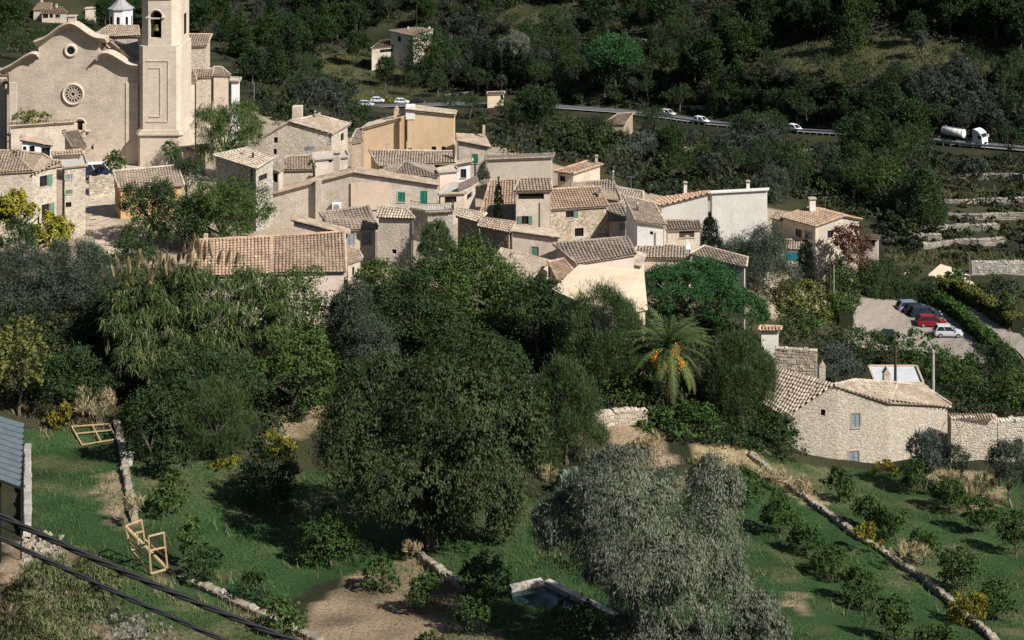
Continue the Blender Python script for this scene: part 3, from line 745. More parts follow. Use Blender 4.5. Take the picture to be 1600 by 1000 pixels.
# centre right
house('green_window_house', 'pale house with one green shutter right of the yellow house', 222,
      [[(714,220,.85),(766,230,0),(757,212,0),(712,210,.85)]], PL_OLD, 'old', win=[(742,248,9,14,'green')], chim=[(756,196,4,20,M_SILL,'plain')])
house('pebbledash_house', 'blank pebbly wall with a line of tile ends on top', 215,
      [[(758,250,0),(864,246,0),(866,240,-.2),(760,244,-.2)]], plaster('pebbledash', (.40,.345,.27), amt=.3, rub=.2, vs=7), 'dark')
house('steep_rust_roof_house', 'house with long steep rusty tile roof behind the thin cypress', 199,
      [[(746,346,0),(806,348,0),(807,281,2.7),(766,282,2.7)]], PL_BRN, 'rust')
house('loggia_tower_house', 'tall house with attic loggia and open sage shutters', 197,
      [[(802,299,0),(863,298,0),(860,278,.9),(812,279,.9)]], PL_CREAM, 'old', win=[(830,307,40,9,'hole'),(820,344,11,13,'open')], pitch=.42)
house('rust_roof_house', 'stone house with rusty tile roof and green half shutter', 198,
      [[(855,328,0),(951,322,0),(936,292,1.45),(850,297,1.45)]], PL_RUB, 'rust', win=[(890,335,12,10,'half'),(905,363,14,13,'hole')], stone=BROWNC, chim=[(938,300,5,10,M_SILL,'pipe')])
house('upper_tile_house', 'grey brown tile roof rising behind the rusty roof, steel flue', 207,
      [[(892,306,0),(970,312,0),(958,282,1.4),(893,287,1.2)]], PL_CREAM, 'dark', chim=[(958,272,3,12,M_STEEL,'pipe')])
house('small_rib_roof_house', 'small grey ribbed tile roof over a shadowed window', 199,
      [[(949,345,0),(981,344,0),(973,318,1.1),(948,320,1.1)]], PL_CREAM, 'dark', win=[(972,354,8,10,'grey')], pitch=.42)
house('white_wall_house', 'white fronted house with tiny square window below pale roof', 192,
      [[(993,346,0),(1041,352,-.4),(1022,318,.7),(974,306,1.2)]], PL_WHT, 'pale', win=[(1018,364,5,5,'hole')], chim=[(996,322,3,9,M_WOODD,'pipe')])
house('pale_roof_house', 'house with shallow pale roof just behind the white fronted house', 203,
      [[(970,327,0),(1004,326,0),(1005,300,1),(968,294,1)]], PL_CREAM, 'pale')
house('pink_house', 'smooth pink house front with a single sage shuttered window', 185,
      [[(796,361,0),(876,372,-.6),(868,362,-.6),(800,352,0)]], PL_PINK, 'pale', win=[(836,393,11,14,'sage')])
house('brown_stone_wing', 'shaded brown stone wing joined left of the pink house', 187,
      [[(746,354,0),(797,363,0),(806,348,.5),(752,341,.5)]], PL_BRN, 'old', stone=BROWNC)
house('brown_stone_cottage', 'shaded brown stone cottage next to the balcony block', 191,
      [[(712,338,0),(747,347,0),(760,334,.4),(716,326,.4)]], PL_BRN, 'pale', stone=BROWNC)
house('striped_roof_house', 'house with bold dark and light diagonal striped tile roof', 180,
      [[(900,412,0),(995,397,.2),(980,371,1.4),(863,381,1.3)]], PL_PINK, 'dark', pitch=.42)
house('pale_low_house', 'low house with smooth pale roof and white eave above big tree', 176,
      [[(762,421,.6),(816,439,0),(861,409,0),(783,389,.7)]], PL_CREAM, 'pale')
house('rust_lean_to', 'rusty tiled lean-to tucked under the striped roof', 178,
      [[(856,410,.9),(872,441,.1),(902,430,.1),(880,405,.9)]], PL_PINK, 'rust')
house('sand_roof_house', 'broad smooth sand coloured roof behind the round feathery tree', 168,
      [[(862,452,.15),(955,494,0),(1012,482,0),(1006,421,.95),(905,413,.95)]], PL_SAND, tiles=False, bedmat=PL_SAND)
house('hipped_house', 'pale low gabled house rising behind the sand coloured roof', 184,
      [[(909,417,0),(947,406,.6),(963,389,.6),(935,397,0)], [(947,406,.6),(1002,417,-.1),(1010,398,-.1),(963,389,.6)]], PL_PINK, 'pale')
house('grey_wall_house', 'long pale roof with grey wall right of the umbrella pine', 186,
      [[(1077,398,.3),(1166,418,0),(1168,403,.2),(1100,385,.5)]], PL_GREY, 'pale')
house('chalk_roof_house', 'flat chalky tile roof directly behind the umbrella pine', 189,
      [[(985,402,0),(1078,404,0),(1082,387,.4),(1000,378,.5)]], PL_CREAM, 'pale', chim=[(1074,374,5,12,M_WHITE,'cap')])
house('garage_house', 'long low tile roof with wide dark wooden garage door', 197,
      [[(1040,360,0),(1097,358,0),(1092,345,.4),(1038,345,.4)]], PL_CREAM, 'dark', win=[(1073,366,24,10,'doorwood')])
house('back_row_house', 'cream house with salmon roof at the village back edge', 222,
      [[(866,268,0),(896,272,0),(942,257,.5),(917,252,.6)]], PL_CREAM, 'orange', win=[(879,279,8,8,'dark')], chim=[(932,247,4,9,M_SILL,'cap')])
house('white_blank_house', 'large blank white rendered house wall with salmon roof edge', 205,
      [[(1032,321,0),(1111,301,1.72),(1104,298,1.72),(1011,312,0)]], PL_BLANK, 'orange', rakes=False, chim=[(1071,289,5,14,PL_BLANK,'cap')])
house('white_blank_house', 'taller right part of the blank white wall with plain flat top', 205.1,
      [[(1111.2,301,1.72),(1201,296,2.13),(1202,293,2.1),(1104.2,298,1.72)]], PL_BLANK, tiles=False, bedmat=PL_BLANK, chim=[(1169,287,5,8,PL_BLANK,'cap')])
house('villa', 'cream villa with blotched tile roof and white capped chimney', 226,
      [[(1219,339,0),(1274,354,0),(1319,338,.84),(1264,324,.84)], [(1319,338,.84),(1347,343,.1),(1290,328,.1),(1264,324,.84)]], PL_CREAM, 'rust',
      win=[(1248,364,8,12,'dark'),(1263,367,9,12,'grey'),(1297,366,9,12,'dark')], chim=[(1270,314,9,17,PL_WHT,'cap')])
house('villa_wing', 'stone wing of the villa beside the blank white house', 228,
      [[(1203,341,0),(1237,348,0),(1242,337,.4),(1209,332,.4)]], PL_GRYR, 'old', stone=STONEC)
house('villa_porch', 'low tiled porch of the villa above the teal awning', 221,
      [[(1210,388,0),(1262,391,0),(1256,376,.5),(1216,374,.5)]], PL_WHT, 'pale')
house('portico', 'small cream portico with thin slab roof behind red creeper', 229,
      [[(1346,372,0),(1374,373,0),(1376,368,0),(1350,367,0)]], PL_CREAM, 'pale', win=[(1360,380,14,10,'hole')])
house('big_stone_house', 'big pale rubble stone farmhouse with grey shutters on the terrace', 162,
      [[(1303,602,0),(1229,649,-3.0),(1193,632,-3.0),(1214,572,0)], [(1303,602,0),(1390,629,-2.0),(1402,599,-1.2),(1335,594,-.2)], [(1390,629,-2.0),(1487,633,-3.0),(1442,603,-2.2),(1402,599,-1.2)]],
      PL_RUB, 'pale', win=[(1337,657,14,22,'grey'),(1334,715,16,20,'grey'),(1286,645,7,10,'hole')], stone=[(.50,.44,.36),(.45,.39,.31),(.55,.49,.41),(.47,.40,.31),(.41,.37,.31)],
      chim=[(1386,585,10,13,PL_CREAM,'gable'),(1285,573,10,11,PL_CREAM,'gable')], stone_h=.15)
house('flat_roof_hut', 'concrete hut with flat white roof by the wooden utility pole', 176,
      [[(1368,600,0),(1443,600,0),(1432,573,0),(1357,573,0)]], PL_GREY, flat=True, bedmat=plain('white_membrane', (.5,.51,.53), .6, 0, .3, .12, 1))
house('gate_pillar_house', 'tall white garden wall block with tile cap beside grey bush', 181,
      [[(1185,517,0),(1219,517,0),(1221,511,.25),(1188,510,.25)]], PL_WHT, 'orange')
house('garden_shelter', 'open garden shelter with tan flat roof right of parking', 236,
      [[(1449,430,.4),(1530,449,0),(1537,433,.1),(1470,412,.6)]], PL_SAND, tiles=False, bedmat=PL_SAND)
house('pump_house', 'small stony outbuilding half hidden in shrubs behind parking', 232,
      [[(1405,441,.5),(1425,450,0),(1432,438,.2),(1418,423,.7)]], PL_OLD, 'pale')
# far slope
house('far_villa', 'distant cream villa with grey and salmon roofs above church gable', 560,
      [[(51,16,.2),(79,16,.2),(81,5,1.2),(60,4,1.2)], [(64,21,-.6),(106,20,-.6),(96,11,.5),(72,11,.5)]], PL_CREAM, 'rust', win=[(71,25,8,7,'hole'),(80,25,5,6,'hole'),(90,25,7,5,'dark')], chim=[(65,0,3,5,PL_CREAM,'plain'),(88,8,3,5,PL_CREAM,'cap')], pitch=.9)
house('far_cottage', 'distant small cream cubic cottage left of the white lantern', 560,
      [[(132,14,0),(151,13,0),(150,11,0),(134,12,0)]], PL_CREAM, flat=True)
house('hill_farmhouse', 'distant stone farmhouse with tile roof among hillside trees', 500,
      [[(608,48,.6),(646,56,0),(678,46,0),(650,43,.6)]], PL_OLD, 'old', win=[(624,61,5,8,'hole')], chim=[(638,42,3,5,PL_CREAM,'plain'),(671,42,3,4,PL_CREAM,'plain')], pitch=.8)
house('hill_porch', 'low tiled veranda on the left of the hillside farmhouse', 495,
      [[(579,76,0),(633,71,0),(627,63,.9),(596,63,.9)]], PL_OLD, 'old', win=[(605,79,22,5,'hole')], pitch=.8)
house('road_shed', 'isolated shed with one tan tile roof below the hillside road', 375,
      [[(941,194,0),(976,195,0),(991,176,.9),(965,178,.9)]], PL_BRN, 'old')
house('roadside_hut', 'small sunlit stone hut at the wooded road bend', 432,
      [[(760,148,0),(788,147,0),(789,143,.2),(761,144,.2)]], PL_SAND, 'pale', win=[(785,152,4,7,'hole')])

# ---- church
KC = 232/2500.
def pc(px, py, d=232): return P(px, py, d)
church = empty('church', P(113, 262, 236), 'large sandstone church with curved baroque gable and rose window', 'church')
def absorb(h):
    for o in [c for c in bpy.data.objects if c.parent is h]:
        o.location = o.location+h.location-church.location; o.parent = church
    bpy.data.objects.remove(h)
top = [(14,108),(25,103),(38,94),(50,87),(60,86),(60.6,64),(75,58),(88,49),(98,43),(108,39),(118,40),(128,45),(140,54),(150,60),(155,62),(155.6,88),(165,84),(176,86),(188,93),(200,100),(217,104)]
m = MB(); fr = [pc(*q) for q in top]; zb_ = 43.0
for a, b in zip(fr[:-1], fr[1:]):        # facade as a slab 1.2 m thick
    if abs(a.x-b.x) < .05: continue
    lo = [Vector((p.x, p.y, zb_)) for p in (a, b)]; k = Vector((0,1.2,0))
    m.quad(lo[0], lo[1], b, a); m.quad(a, b, b+k, a+k); m.quad(lo[1]+k, lo[0]+k, a+k, b+k)
for q in (fr[0], fr[-1]):
    l = Vector((q.x, q.y, zb_)); k = Vector((0,1.2,0)); m.quad(l, l+k, q+k, q) if q is fr[-1] else m.quad(l+k, l, q, q+k)
m.build('facade', PL_CHURCH, church)
def cornice(pts, nm='cornice'):
    m = MB(); ps = [pc(x, y) for x, y in pts]; sub = []
    for i in range(len(ps)-1):
        for k in range(4):
            t = k/4; p0, p1, p2, p3 = ps[max(i-1,0)], ps[i], ps[i+1], ps[min(i+2,len(ps)-1)]
            sub.append(.5*((2*p1)+(p2-p0)*t+(2*p0-5*p1+4*p2-p3)*t*t+(3*p1-p0-3*p2+p3)*t**3))
    sub.append(ps[-1]); prof = [(1.3,.42),(-1.15,.42),(-1.25,.30),(-1.15,.14),(-.85,.08),(-.7,-.12),(-.3,-.2),(-.02,-.55),(1.3,-.55)]
    vs = []; fs = []; n = len(prof)
    for p in sub: vs += [p+Vector((0, dy, dz-.42)) for dy, dz in prof]
    for i in range(len(sub)-1):
        for k in range(n): k2 = (k+1) % n; fs.append((i*n+k, i*n+k2, (i+1)*n+k2, (i+1)*n+k))
    fs += [tuple(range(n)), tuple(range((len(sub)-1)*n+n-1, (len(sub)-1)*n-1, -1))]
    m.add(vs, fs); m.build(nm, PL_CHURCH, church)
cornice([(2,107),(15,101),(30,92),(42,84),(52,80),(61,82)])
cornice([(56,62),(70,57),(83,48),(95,39),(107,34),(116,34),(126,39),(140,49),(152,55),(167,57)])
cornice([(152,88),(158,81),(166,79),(176,81),(190,89),(204,97),(219,99)])
m = MB().box(pc(112,30)+Vector((0,.3,0)), (1.0,1.0,.9)); m.box(pc(112,25)+Vector((0,.3,0)), (1.3,1.3,.12)); m.build('pedestal', PL_CHURCH, church)
m = MB()
for x0, x1 in ((15,26),(197,216)):
    a, b = pc(x0, 118), pc(x1, 118); m.box(((a.x+b.x)/2, 232-.04, (zb_+a.z)/2-.5), (b.x-a.x, .2, a.z-zb_-1))
m.build('pilasters', PL_TOWER, church)['kind'] = 'stuff'
def ring(c, r0, r1, d0, d1, mat, nm, parent, n=32):
    m = MB(); vs = []; fs = []
    for k in range(n):
        q = 2*math.pi*k/n; cs, sn = math.cos(q), math.sin(q)
        for r, y in ((r1, d0+.25), (r1, d0), ((r0+r1)/2, d0-.06), (r0, d0), (r0, d1)): vs.append((c.x+cs*r, c.y+y, c.z+sn*r))
    for k in range(n):
        k2 = (k+1) % n
        for i in range(4): fs.append((k*5+i, k*5+i+1, k2*5+i+1, k2*5+i))
    m.add(vs, fs); return m.build(nm, mat, parent, True)
def disc(c, r, y, mat, nm, parent, n=32):
    m = MB(); m.add([(c.x+math.cos(2*math.pi*k/n)*r, c.y+y, c.z+math.sin(2*math.pi*k/n)*r) for k in range(n)], [tuple(range(n))]); return m.build(nm, mat, parent)
oc = pc(110.5,79); w_ = ring(oc, .55, .98, -.16, -.03, PL_TOWER, 'oculus', church); disc(oc, .56, -.02, M_DARK, 'pane', w_)
oc = pc(114.5,147); w_ = ring(oc, 1.3, 1.62, -.2, -.03, PL_TOWER, 'rose_window', church); disc(oc, 1.31, -.02, M_DARK, 'pane', w_)
m = MB()
for k in range(14):
    q = 2*math.pi*k/14; dv = Vector((math.cos(q), 0, math.sin(q))); y_ = Vector((0,-.09,0))
    m.bar(oc+dv*.3+y_, oc+dv*1.28+y_, .09, .1)
    q2 = q+math.pi/14; d2 = Vector((math.cos(q2), 0, math.sin(q2))); m.tube([oc+d2*1.18+Vector((math.cos(q2+1.57),0,math.sin(q2+1.57)))*.1*math.cos(t)+d2*.1*math.sin(t)+y_ for t in [i*math.pi/4 for i in range(9)]], .03, 4)
for r in (.3, .72, 1.24): m.tube([oc+Vector((math.cos(t)*r, -.1, math.sin(t)*r)) for t in [i*math.pi/12 for i in range(25)]], .05, 4)
m.build('tracery', PL_TOWER, w_)
m = MB(); c0 = pc(126,193)                    # doorway hood
m.box(c0+Vector((-.6,-.3,-.9)), (.35,.5,2.0)); m.box(c0+Vector((.6,-.3,-.9)), (.35,.5,2.0)); m.tube([c0+Vector((math.cos(t)*.85,-.3,math.sin(t)*.8)) for t in [i*math.pi/8 for i in range(9)]], .16, 5)
m.box(c0+Vector((.3,-.25,-1.0)), (2.2,.6,.2)); hood = m.build('door_hood', PL_TOWER, church); MB().box(c0+Vector((0,-.02,-.5)), (.9,.1,1.6)).build('niche', M_DARK, hood)
absorb(house('nave', 'nave', 234.6, [[(140,60,3.2),(216,97,0),(216,78,.6),(170,62,3.2)]], PL_CHURCH, 'pale', base=44))
absorb(house('crossing', 'crossing', 252, [[(146,55,0),(180,56,0),(218,56,0),(216,41,1.2),(170,40,1.2)]], PL_CREAM, 'old', base=50))
absorb(house('transept', 'transept', 246, [[(280,73,0),(323,72,0),(331,54,1.1),(280,54,1.1)]], PL_RUB, 'old', win=[(289,87,6,20,'dark')], stone=STONEC))
absorb(house('chapel', 'chapel', 243, [[(304,121,0),(331,120,0),(334,108,.75),(301,108,.75)]], PL_RUB, 'old', stone=STONEC))
absorb(house('apse', 'apse', 244, [[(331,117,.2),(361,118,0),(346,105,.8),(334,105,.8)]], PL_CHURCH, 'pale'))
absorb(house('sacristy', 'sacristy', 239, [[(284,132,0),(307,128,0),(305,112,.8),(284,113,.8)]], PL_CHURCH, 'old'))
house('white_annex', 'narrow bright white annex at the right end of the church', 250, [[(359,127,0),(375,127,0),(377,122,0),(361,121,0)]], PL_BWHT, flat=True)
lc = P(189, 41, 256); zt = P(189, 13, 256).z
lant = MB().lathe((lc.x, lc.y, 0), [(1.85, lc.z-1.5), (1.85, zt-.05)], 8, math.pi/8).build('lantern', PL_BWHT, church)
MB().lathe((lc.x, lc.y, zt), [(2.1,-.1),(2.12,.05),(1.5,.45),(.95,.95),(.5,1.55),(.2,2.1),(.08,2.9)], 8, math.pi/8).build('lantern_roof', plain('lead_roof', (.30,.29,.30), .7, 0, .3, .2, 3), lant)
m = MB()
for k in range(8):
    q = math.pi*k/4; dv = Vector((math.cos(q), math.sin(q), 0)); sd = Vector((-dv.y, dv.x, 0)); c1 = Vector((lc.x, lc.y, lc.z+.95))+dv*(1.85*math.cos(math.pi/8)+.01)
    m.prism([c1-sd*.23+Vector((0,0,-.85)), c1+sd*.23+Vector((0,0,-.85)), c1+sd*.23+Vector((0,0,.75)), c1-sd*.23+Vector((0,0,.75))], dv*.03)
m.build('lantern_windows', M_DARK, lant)['kind'] = 'stuff'
# bell tower
TX0, TX1, TY = (215-800)*230/2500, (283-800)*230/2500, 230.0; TW = TX1-TX0; tcx, tcy = (TX0+TX1)/2, TY+TW/2; TD = 8.6-TW
def zt_(py): return HC-230*(py-YH)/F
def chsq(m, ins, ch, z0, z1):
    h = TW/2-ins; p = [(-h+ch,-h),(h-ch,-h),(h,-h+ch),(h,h-ch+TD),(h-ch,h+TD),(-h+ch,h+TD),(-h,h-ch+TD),(-h,-h+ch)]
    m.prism([(tcx+x, tcy+y, z0) for x, y in p][::-1], (0,0,z1-z0))
tower = MB(); chsq(tower, 0, .35, 43, zt_(214)); chsq(tower, .12, .6, zt_(213), zt_(72.5)); tower = tower.build('bell_tower', PL_TOWER, church)
m = MB()
for i, (ins, py0, py1) in enumerate(((-.1,214,211),(-.3,211,208),(-.18,208,205),(0,205,203))): chsq(m, ins, .45, zt_(py0)+.002*i, zt_(py1))
m.build('string_course', PL_TOWER, tower)
m = MB()
for x0, x1, y0, y1 in ((229,263,95,190),(233,251,106,182)):
    for a, b in (((x0,y0),(x1,y0)),((x1,y0),(x1,y1)),((x0,y1),(x1,y1))):
        A, B = P(*a, 230.12), P(*b, 230.12); m.bar(A+Vector((0,-.02,0)), B+Vector((0,-.02,0)), .14, .16)
m.build('panel_moulding', PL_TOWER, tower)
# belfry: chamfered walls with an arched opening in front
bz0, bz1 = zt_(72.3), zt_(-34); hh = TW/2-.3; ch = 1.15; f0 = Vector((tcx-hh+ch, tcy-hh, 0)); FL = 2*(hh-ch)
u0, u1 = (234-800)*TY/F-f0.x-.05, (251.5-800)*TY/F-f0.x; zs, zt2, zo = zt_(27), zt_(18), zt_(60); rr = (u1-u0)/2; uc = (u0+u1)/2
m = MB(); wall_cells(m, f0, Vector((1,0,0)), FL, bz0, bz1, bz1, [(u0, u1, zo, zs+rr)], Vector((0,-1,0)))
pt = lambda s, z, d=0: Vector((f0.x+s, f0.y+d, z)); na = 12
arc = [(uc-rr*math.cos(math.pi*k/na), zs+rr*math.sin(math.pi*k/na)) for k in range(na+1)]
for (a, za), (b, zb2) in zip(arc[:-1], arc[1:]):
    m.quad(pt(a, za), pt(b, zb2), pt(b, zs+rr), pt(a, zs+rr)); m.quad(pt(a, za), pt(a, za, .7), pt(b, zb2, .7), pt(b, zb2))
for s in (u0, u1): m.quad(pt(s, zo), pt(s, zs), pt(s, zs, .7), pt(s, zo, .7))
m.quad(pt(u0, zo), pt(u1, zo), pt(u1, zo, .7), pt(u0, zo, .7))
hp = [(-hh+ch,-hh),(hh-ch,-hh),(hh,-hh+ch),(hh,hh-ch+TD),(hh-ch,hh+TD),(-hh+ch,hh+TD),(-hh,hh-ch+TD),(-hh,-hh+ch)]
for i in range(1, 8):
    a, b = hp[i], hp[(i+1) % 8]; A = Vector((tcx+a[0], tcy+a[1], 0)); B = Vector((tcx+b[0], tcy+b[1], 0)); L = (B-A).length
    wall_cells(m, A, (B-A)/L, L, bz0, bz1, bz1, [(L/2-rr, L/2+rr, zo, zs)] if i in (2, 4, 6) else [], None)
m.quad(*[(tcx+x*.99, tcy+y*.99, bz0+.02) for x, y in ((-hh,-hh),(hh,-hh),(hh,hh),(-hh,hh))]); bel = m.build('belfry', PL_TOWER, tower)
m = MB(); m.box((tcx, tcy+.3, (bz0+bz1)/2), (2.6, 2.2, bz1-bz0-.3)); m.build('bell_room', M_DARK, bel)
m = MB().bar(pt(u0-.1, zt_(29.5), .25), pt(u1+.1, zt_(29.5), .25), .2, .2); m.build('beam', M_CONC, bel)
MB().lathe(pt(uc, zt_(48), .55), [(.45,-.1),(.42,.05),(.3,.35),(.26,.7),(.12,.85)], 12).build('bell', plain('bronze', (.15,.11,.06), .45, .7, .5, .2, 4), bel)
m = MB(); m.tube([pt(uc-(rr+.22)*math.cos(math.pi*k/na), zs+(rr+.22)*math.sin(math.pi*k/na), -.02) for k in range(na+1)], .12, 5)
for s in (u0-.3, u1+.3): m.box(pt(s, zs-.05, -.12), (.5,.3,.16))
m.build('arch_trim', PL_TOWER, bel)
m = MB()
for ins, a, b in ((.15,-2,-6),(-.1,-6,-9),(-.4,-9,-13)): chsq(m, ins+.05, 1.2, zt_(a), zt_(b))
chsq(m, .25, 1.1, bz1, bz1+.5); m.lathe((tcx, tcy, bz1+.5), [(2.9,0),(2.4,1.2),(.2,3.6)], 8, math.pi/8); m.build('tower_cap', PL_TOWER, tower)

# ---- details on buildings
def parent_part(name): return [o for o in bpy.data.objects if o.name == name][0]
gb = parent_part('plaster_gable_house'); d_ = 201.6
m = MB(); a = P(498,280,d_); b = P(498,346,d_); m.box(((a.x+b.x)/2, d_, (a.z+b.z)/2), (.75,.5,a.z-b.z)); m.build('buttress', PL_CREAM, gb)
c0 = P(526,323,d_); ac = MB().box(c0, (1.1,.5,1.0)).build('air_conditioner', M_WHITE, gb)
MB().lathe(c0, [(.36,.0),(.36,.03),(.3,.03),(.02,.02)], 16).build('fan_grille', M_GREY, ac); g = [o for o in bpy.data.objects if o.parent is ac][0]
g.data.transform(Matrix.Translation(c0-org(ac)) @ Matrix.Rotation(R(90), 4, 'X') @ Matrix.Translation(-(c0-org(ac)))); g.data.transform(Matrix.Translation((0,-.26,0)))
a, b = P(548,287,d_), P(606,292,d_); m = MB(); m.box(((a.x+b.x)/2, d_+.17, a.z-1.6), (b.x-a.x, .1, 3.4)); m.build('plaster_patch', plaster('peach_patch', (.55,.41,.29), amt=.25), gb)
def railing(parent, pts, h, mat, n, nm='railing'):
    m = MB()
    for a, b in zip(pts[:-1], pts[1:]):
        for z in (h, .15): m.bar(a+Vector((0,0,z)), b+Vector((0,0,z)), .05)
        for k in range(n+1): q = a.lerp(b, k/n); m.bar(q, q+Vector((0,0,h-.03)), .03)
    m.build(nm, mat, parent)
bb = parent_part('balcony_block'); z_ = HC-198*(327-YH)/F+.2
railing(bb, [Zp(641,326,z_), Zp(667,331,z_), Zp(709,329,z_), Zp(707,323,z_)], 1.0, M_WOODD, 12)
z_ = HC-204*(304-YH)/F+.2; a, b = Zp(716,299,z_), Zp(745,286,z_); m = MB(); t = (b-a); m.prism([a, b, b+Vector((0,0,1.0)), a+Vector((0,0,1.0))], Vector((.1,.1,0))); m.build('balustrade', plain('brown_board', (.16,.115,.11), .8), tr)
yh = y; a, b = P(629,183,227.4), P(629,236,227.4); MB().box(((a.x+b.x)/2, 227.6, (a.z+b.z)/2), (.45,.3,a.z-b.z)).build('recess_shade_strip', PL_OCH, yh)  # darker ochre strip stands in for the shaded face of a narrow recess
vp = parent_part('villa_porch'); m = MB(); p = [P(1225,394,218.8), P(1248,396,218.8)]
m.prism([p[0], p[1], p[1]+Vector((0,-1.3,-.75)), p[0]+Vector((0,-1.3,-.75))], (0,0,.05)); m.build('awning', plain('teal_canvas', (.004,.075,.095), .8, 0, .2, .1), vp)
gs = parent_part('hill_porch')
# ------------------------------------------------------------------ foliage
# leaf length, width, orientation, two colours, density, clump radius, lobes, shell, lobe size, bark
SPEC = {
 'carob':   (.29,.13,'droop',(.017,.033,.013),(.066,.088,.034),1.6,.36,26,.30,.34,M_BARK),
 'olive':   (.29,.06,'droop',(.072,.092,.058),(.215,.225,.165),1.7,.38,26,.40,.30,M_BARKL),
 'dolive':  (.30,.065,'rand',(.036,.054,.034),(.090,.112,.072),1.2,.6,18,.38,.32,M_BARKL),
 'broad':   (.29,.17,'rand',(.028,.060,.015),(.085,.125,.033),1.0,.5,20,.32,.33,M_BARK),
 'dark':    (.27,.13,'rand',(.017,.038,.014),(.050,.080,.028),1.0,.5,18,.32,.33,M_BARK),
 'bright':  (.34,.22,'rand',(.025,.065,.014),(.065,.115,.026),1.0,.4,16,.3,.33,M_BARK),
 'yellowg': (.36,.22,'rand',(.07,.085,.022),(.16,.16,.045),1.0,.45,16,.3,.33,M_BARK),
 'feather': (.50,.05,'up',(.028,.056,.020),(.095,.135,.050),1.5,.5,14,.35,.30,M_BARK),
 'upine':   (.27,.10,'radial',(.018,.063,.021),(.060,.138,.046),1.5,.42,30,.28,.26,M_BARK),
 'pepper':  (.42,.08,'droop',(.05,.085,.025),(.105,.15,.045),1.2,.5,18,.35,.32,M_BARK),
 'cypress': (.34,.10,'up',(.012,.022,.011),(.030,.044,.021),1.5,.3,0,.25,.3,M_BARK),
 'grey':    (.32,.07,'up',(.07,.09,.075),(.135,.16,.13),1.2,.5,14,.4,.32,M_BARKL),
 'citrus':  (.21,.12,'rand',(.022,.052,.013),(.064,.108,.028),1.15,.34,12,.36,.36,M_BARK),
 'flower':  (.24,.12,'up',(.11,.11,.02),(.30,.26,.035),1.2,.3,12,.4,.3,M_BARK),
 'red':     (.26,.18,'rand',(.05,.03,.03),(.16,.045,.045),1.1,.4,12,.4,.34,M_BARK),
 'brownp':  (.26,.12,'rand',(.10,.055,.035),(.17,.10,.06),1.0,.4,10,.4,.34,M_BARK),
 'pink':    (.26,.20,'rand',(.035,.055,.03),(.07,.085,.05),1.1,.4,12,.3,.33,M_BARK),
 'straw':   (.70,.05,'up',(.30,.24,.13),(.50,.42,.26),1.0,.3,8,.5,.3,M_BARK),
 'vine':    (.30,.22,'rand',(.12,.125,.02),(.36,.32,.04),1.2,.35,12,.4,.34,M_BARK),
 'fore':    (.24,.05,'droop',(.06,.08,.03),(.175,.185,.085),1.5,.30,22,.45,.32,M_BARKL),
 'hpine':   (.60,.20,'radial',(.012,.030,.010),(.040,.072,.022),1.3,1.0,22,.40,.30,M_BARK),
 'hshrub':  (.45,.22,'rand',(.018,.030,.011),(.056,.074,.026),1.1,.5,10,.4,.36,M_BARK),
 'hgrey':   (.5,.14,'rand',(.028,.038,.028),(.070,.082,.060),1.1,.6,12,.4,.34,M_BARK),
 'hdry':    (.5,.2,'rand',(.045,.042,.02),(.10,.085,.04),1.0,.5,10,.4,.34,M_BARK),
 'hcyp':    (.6,.2,'up',(.010,.018,.010),(.026,.038,.019),1.4,.5,0,.25,.3,M_BARK),
}
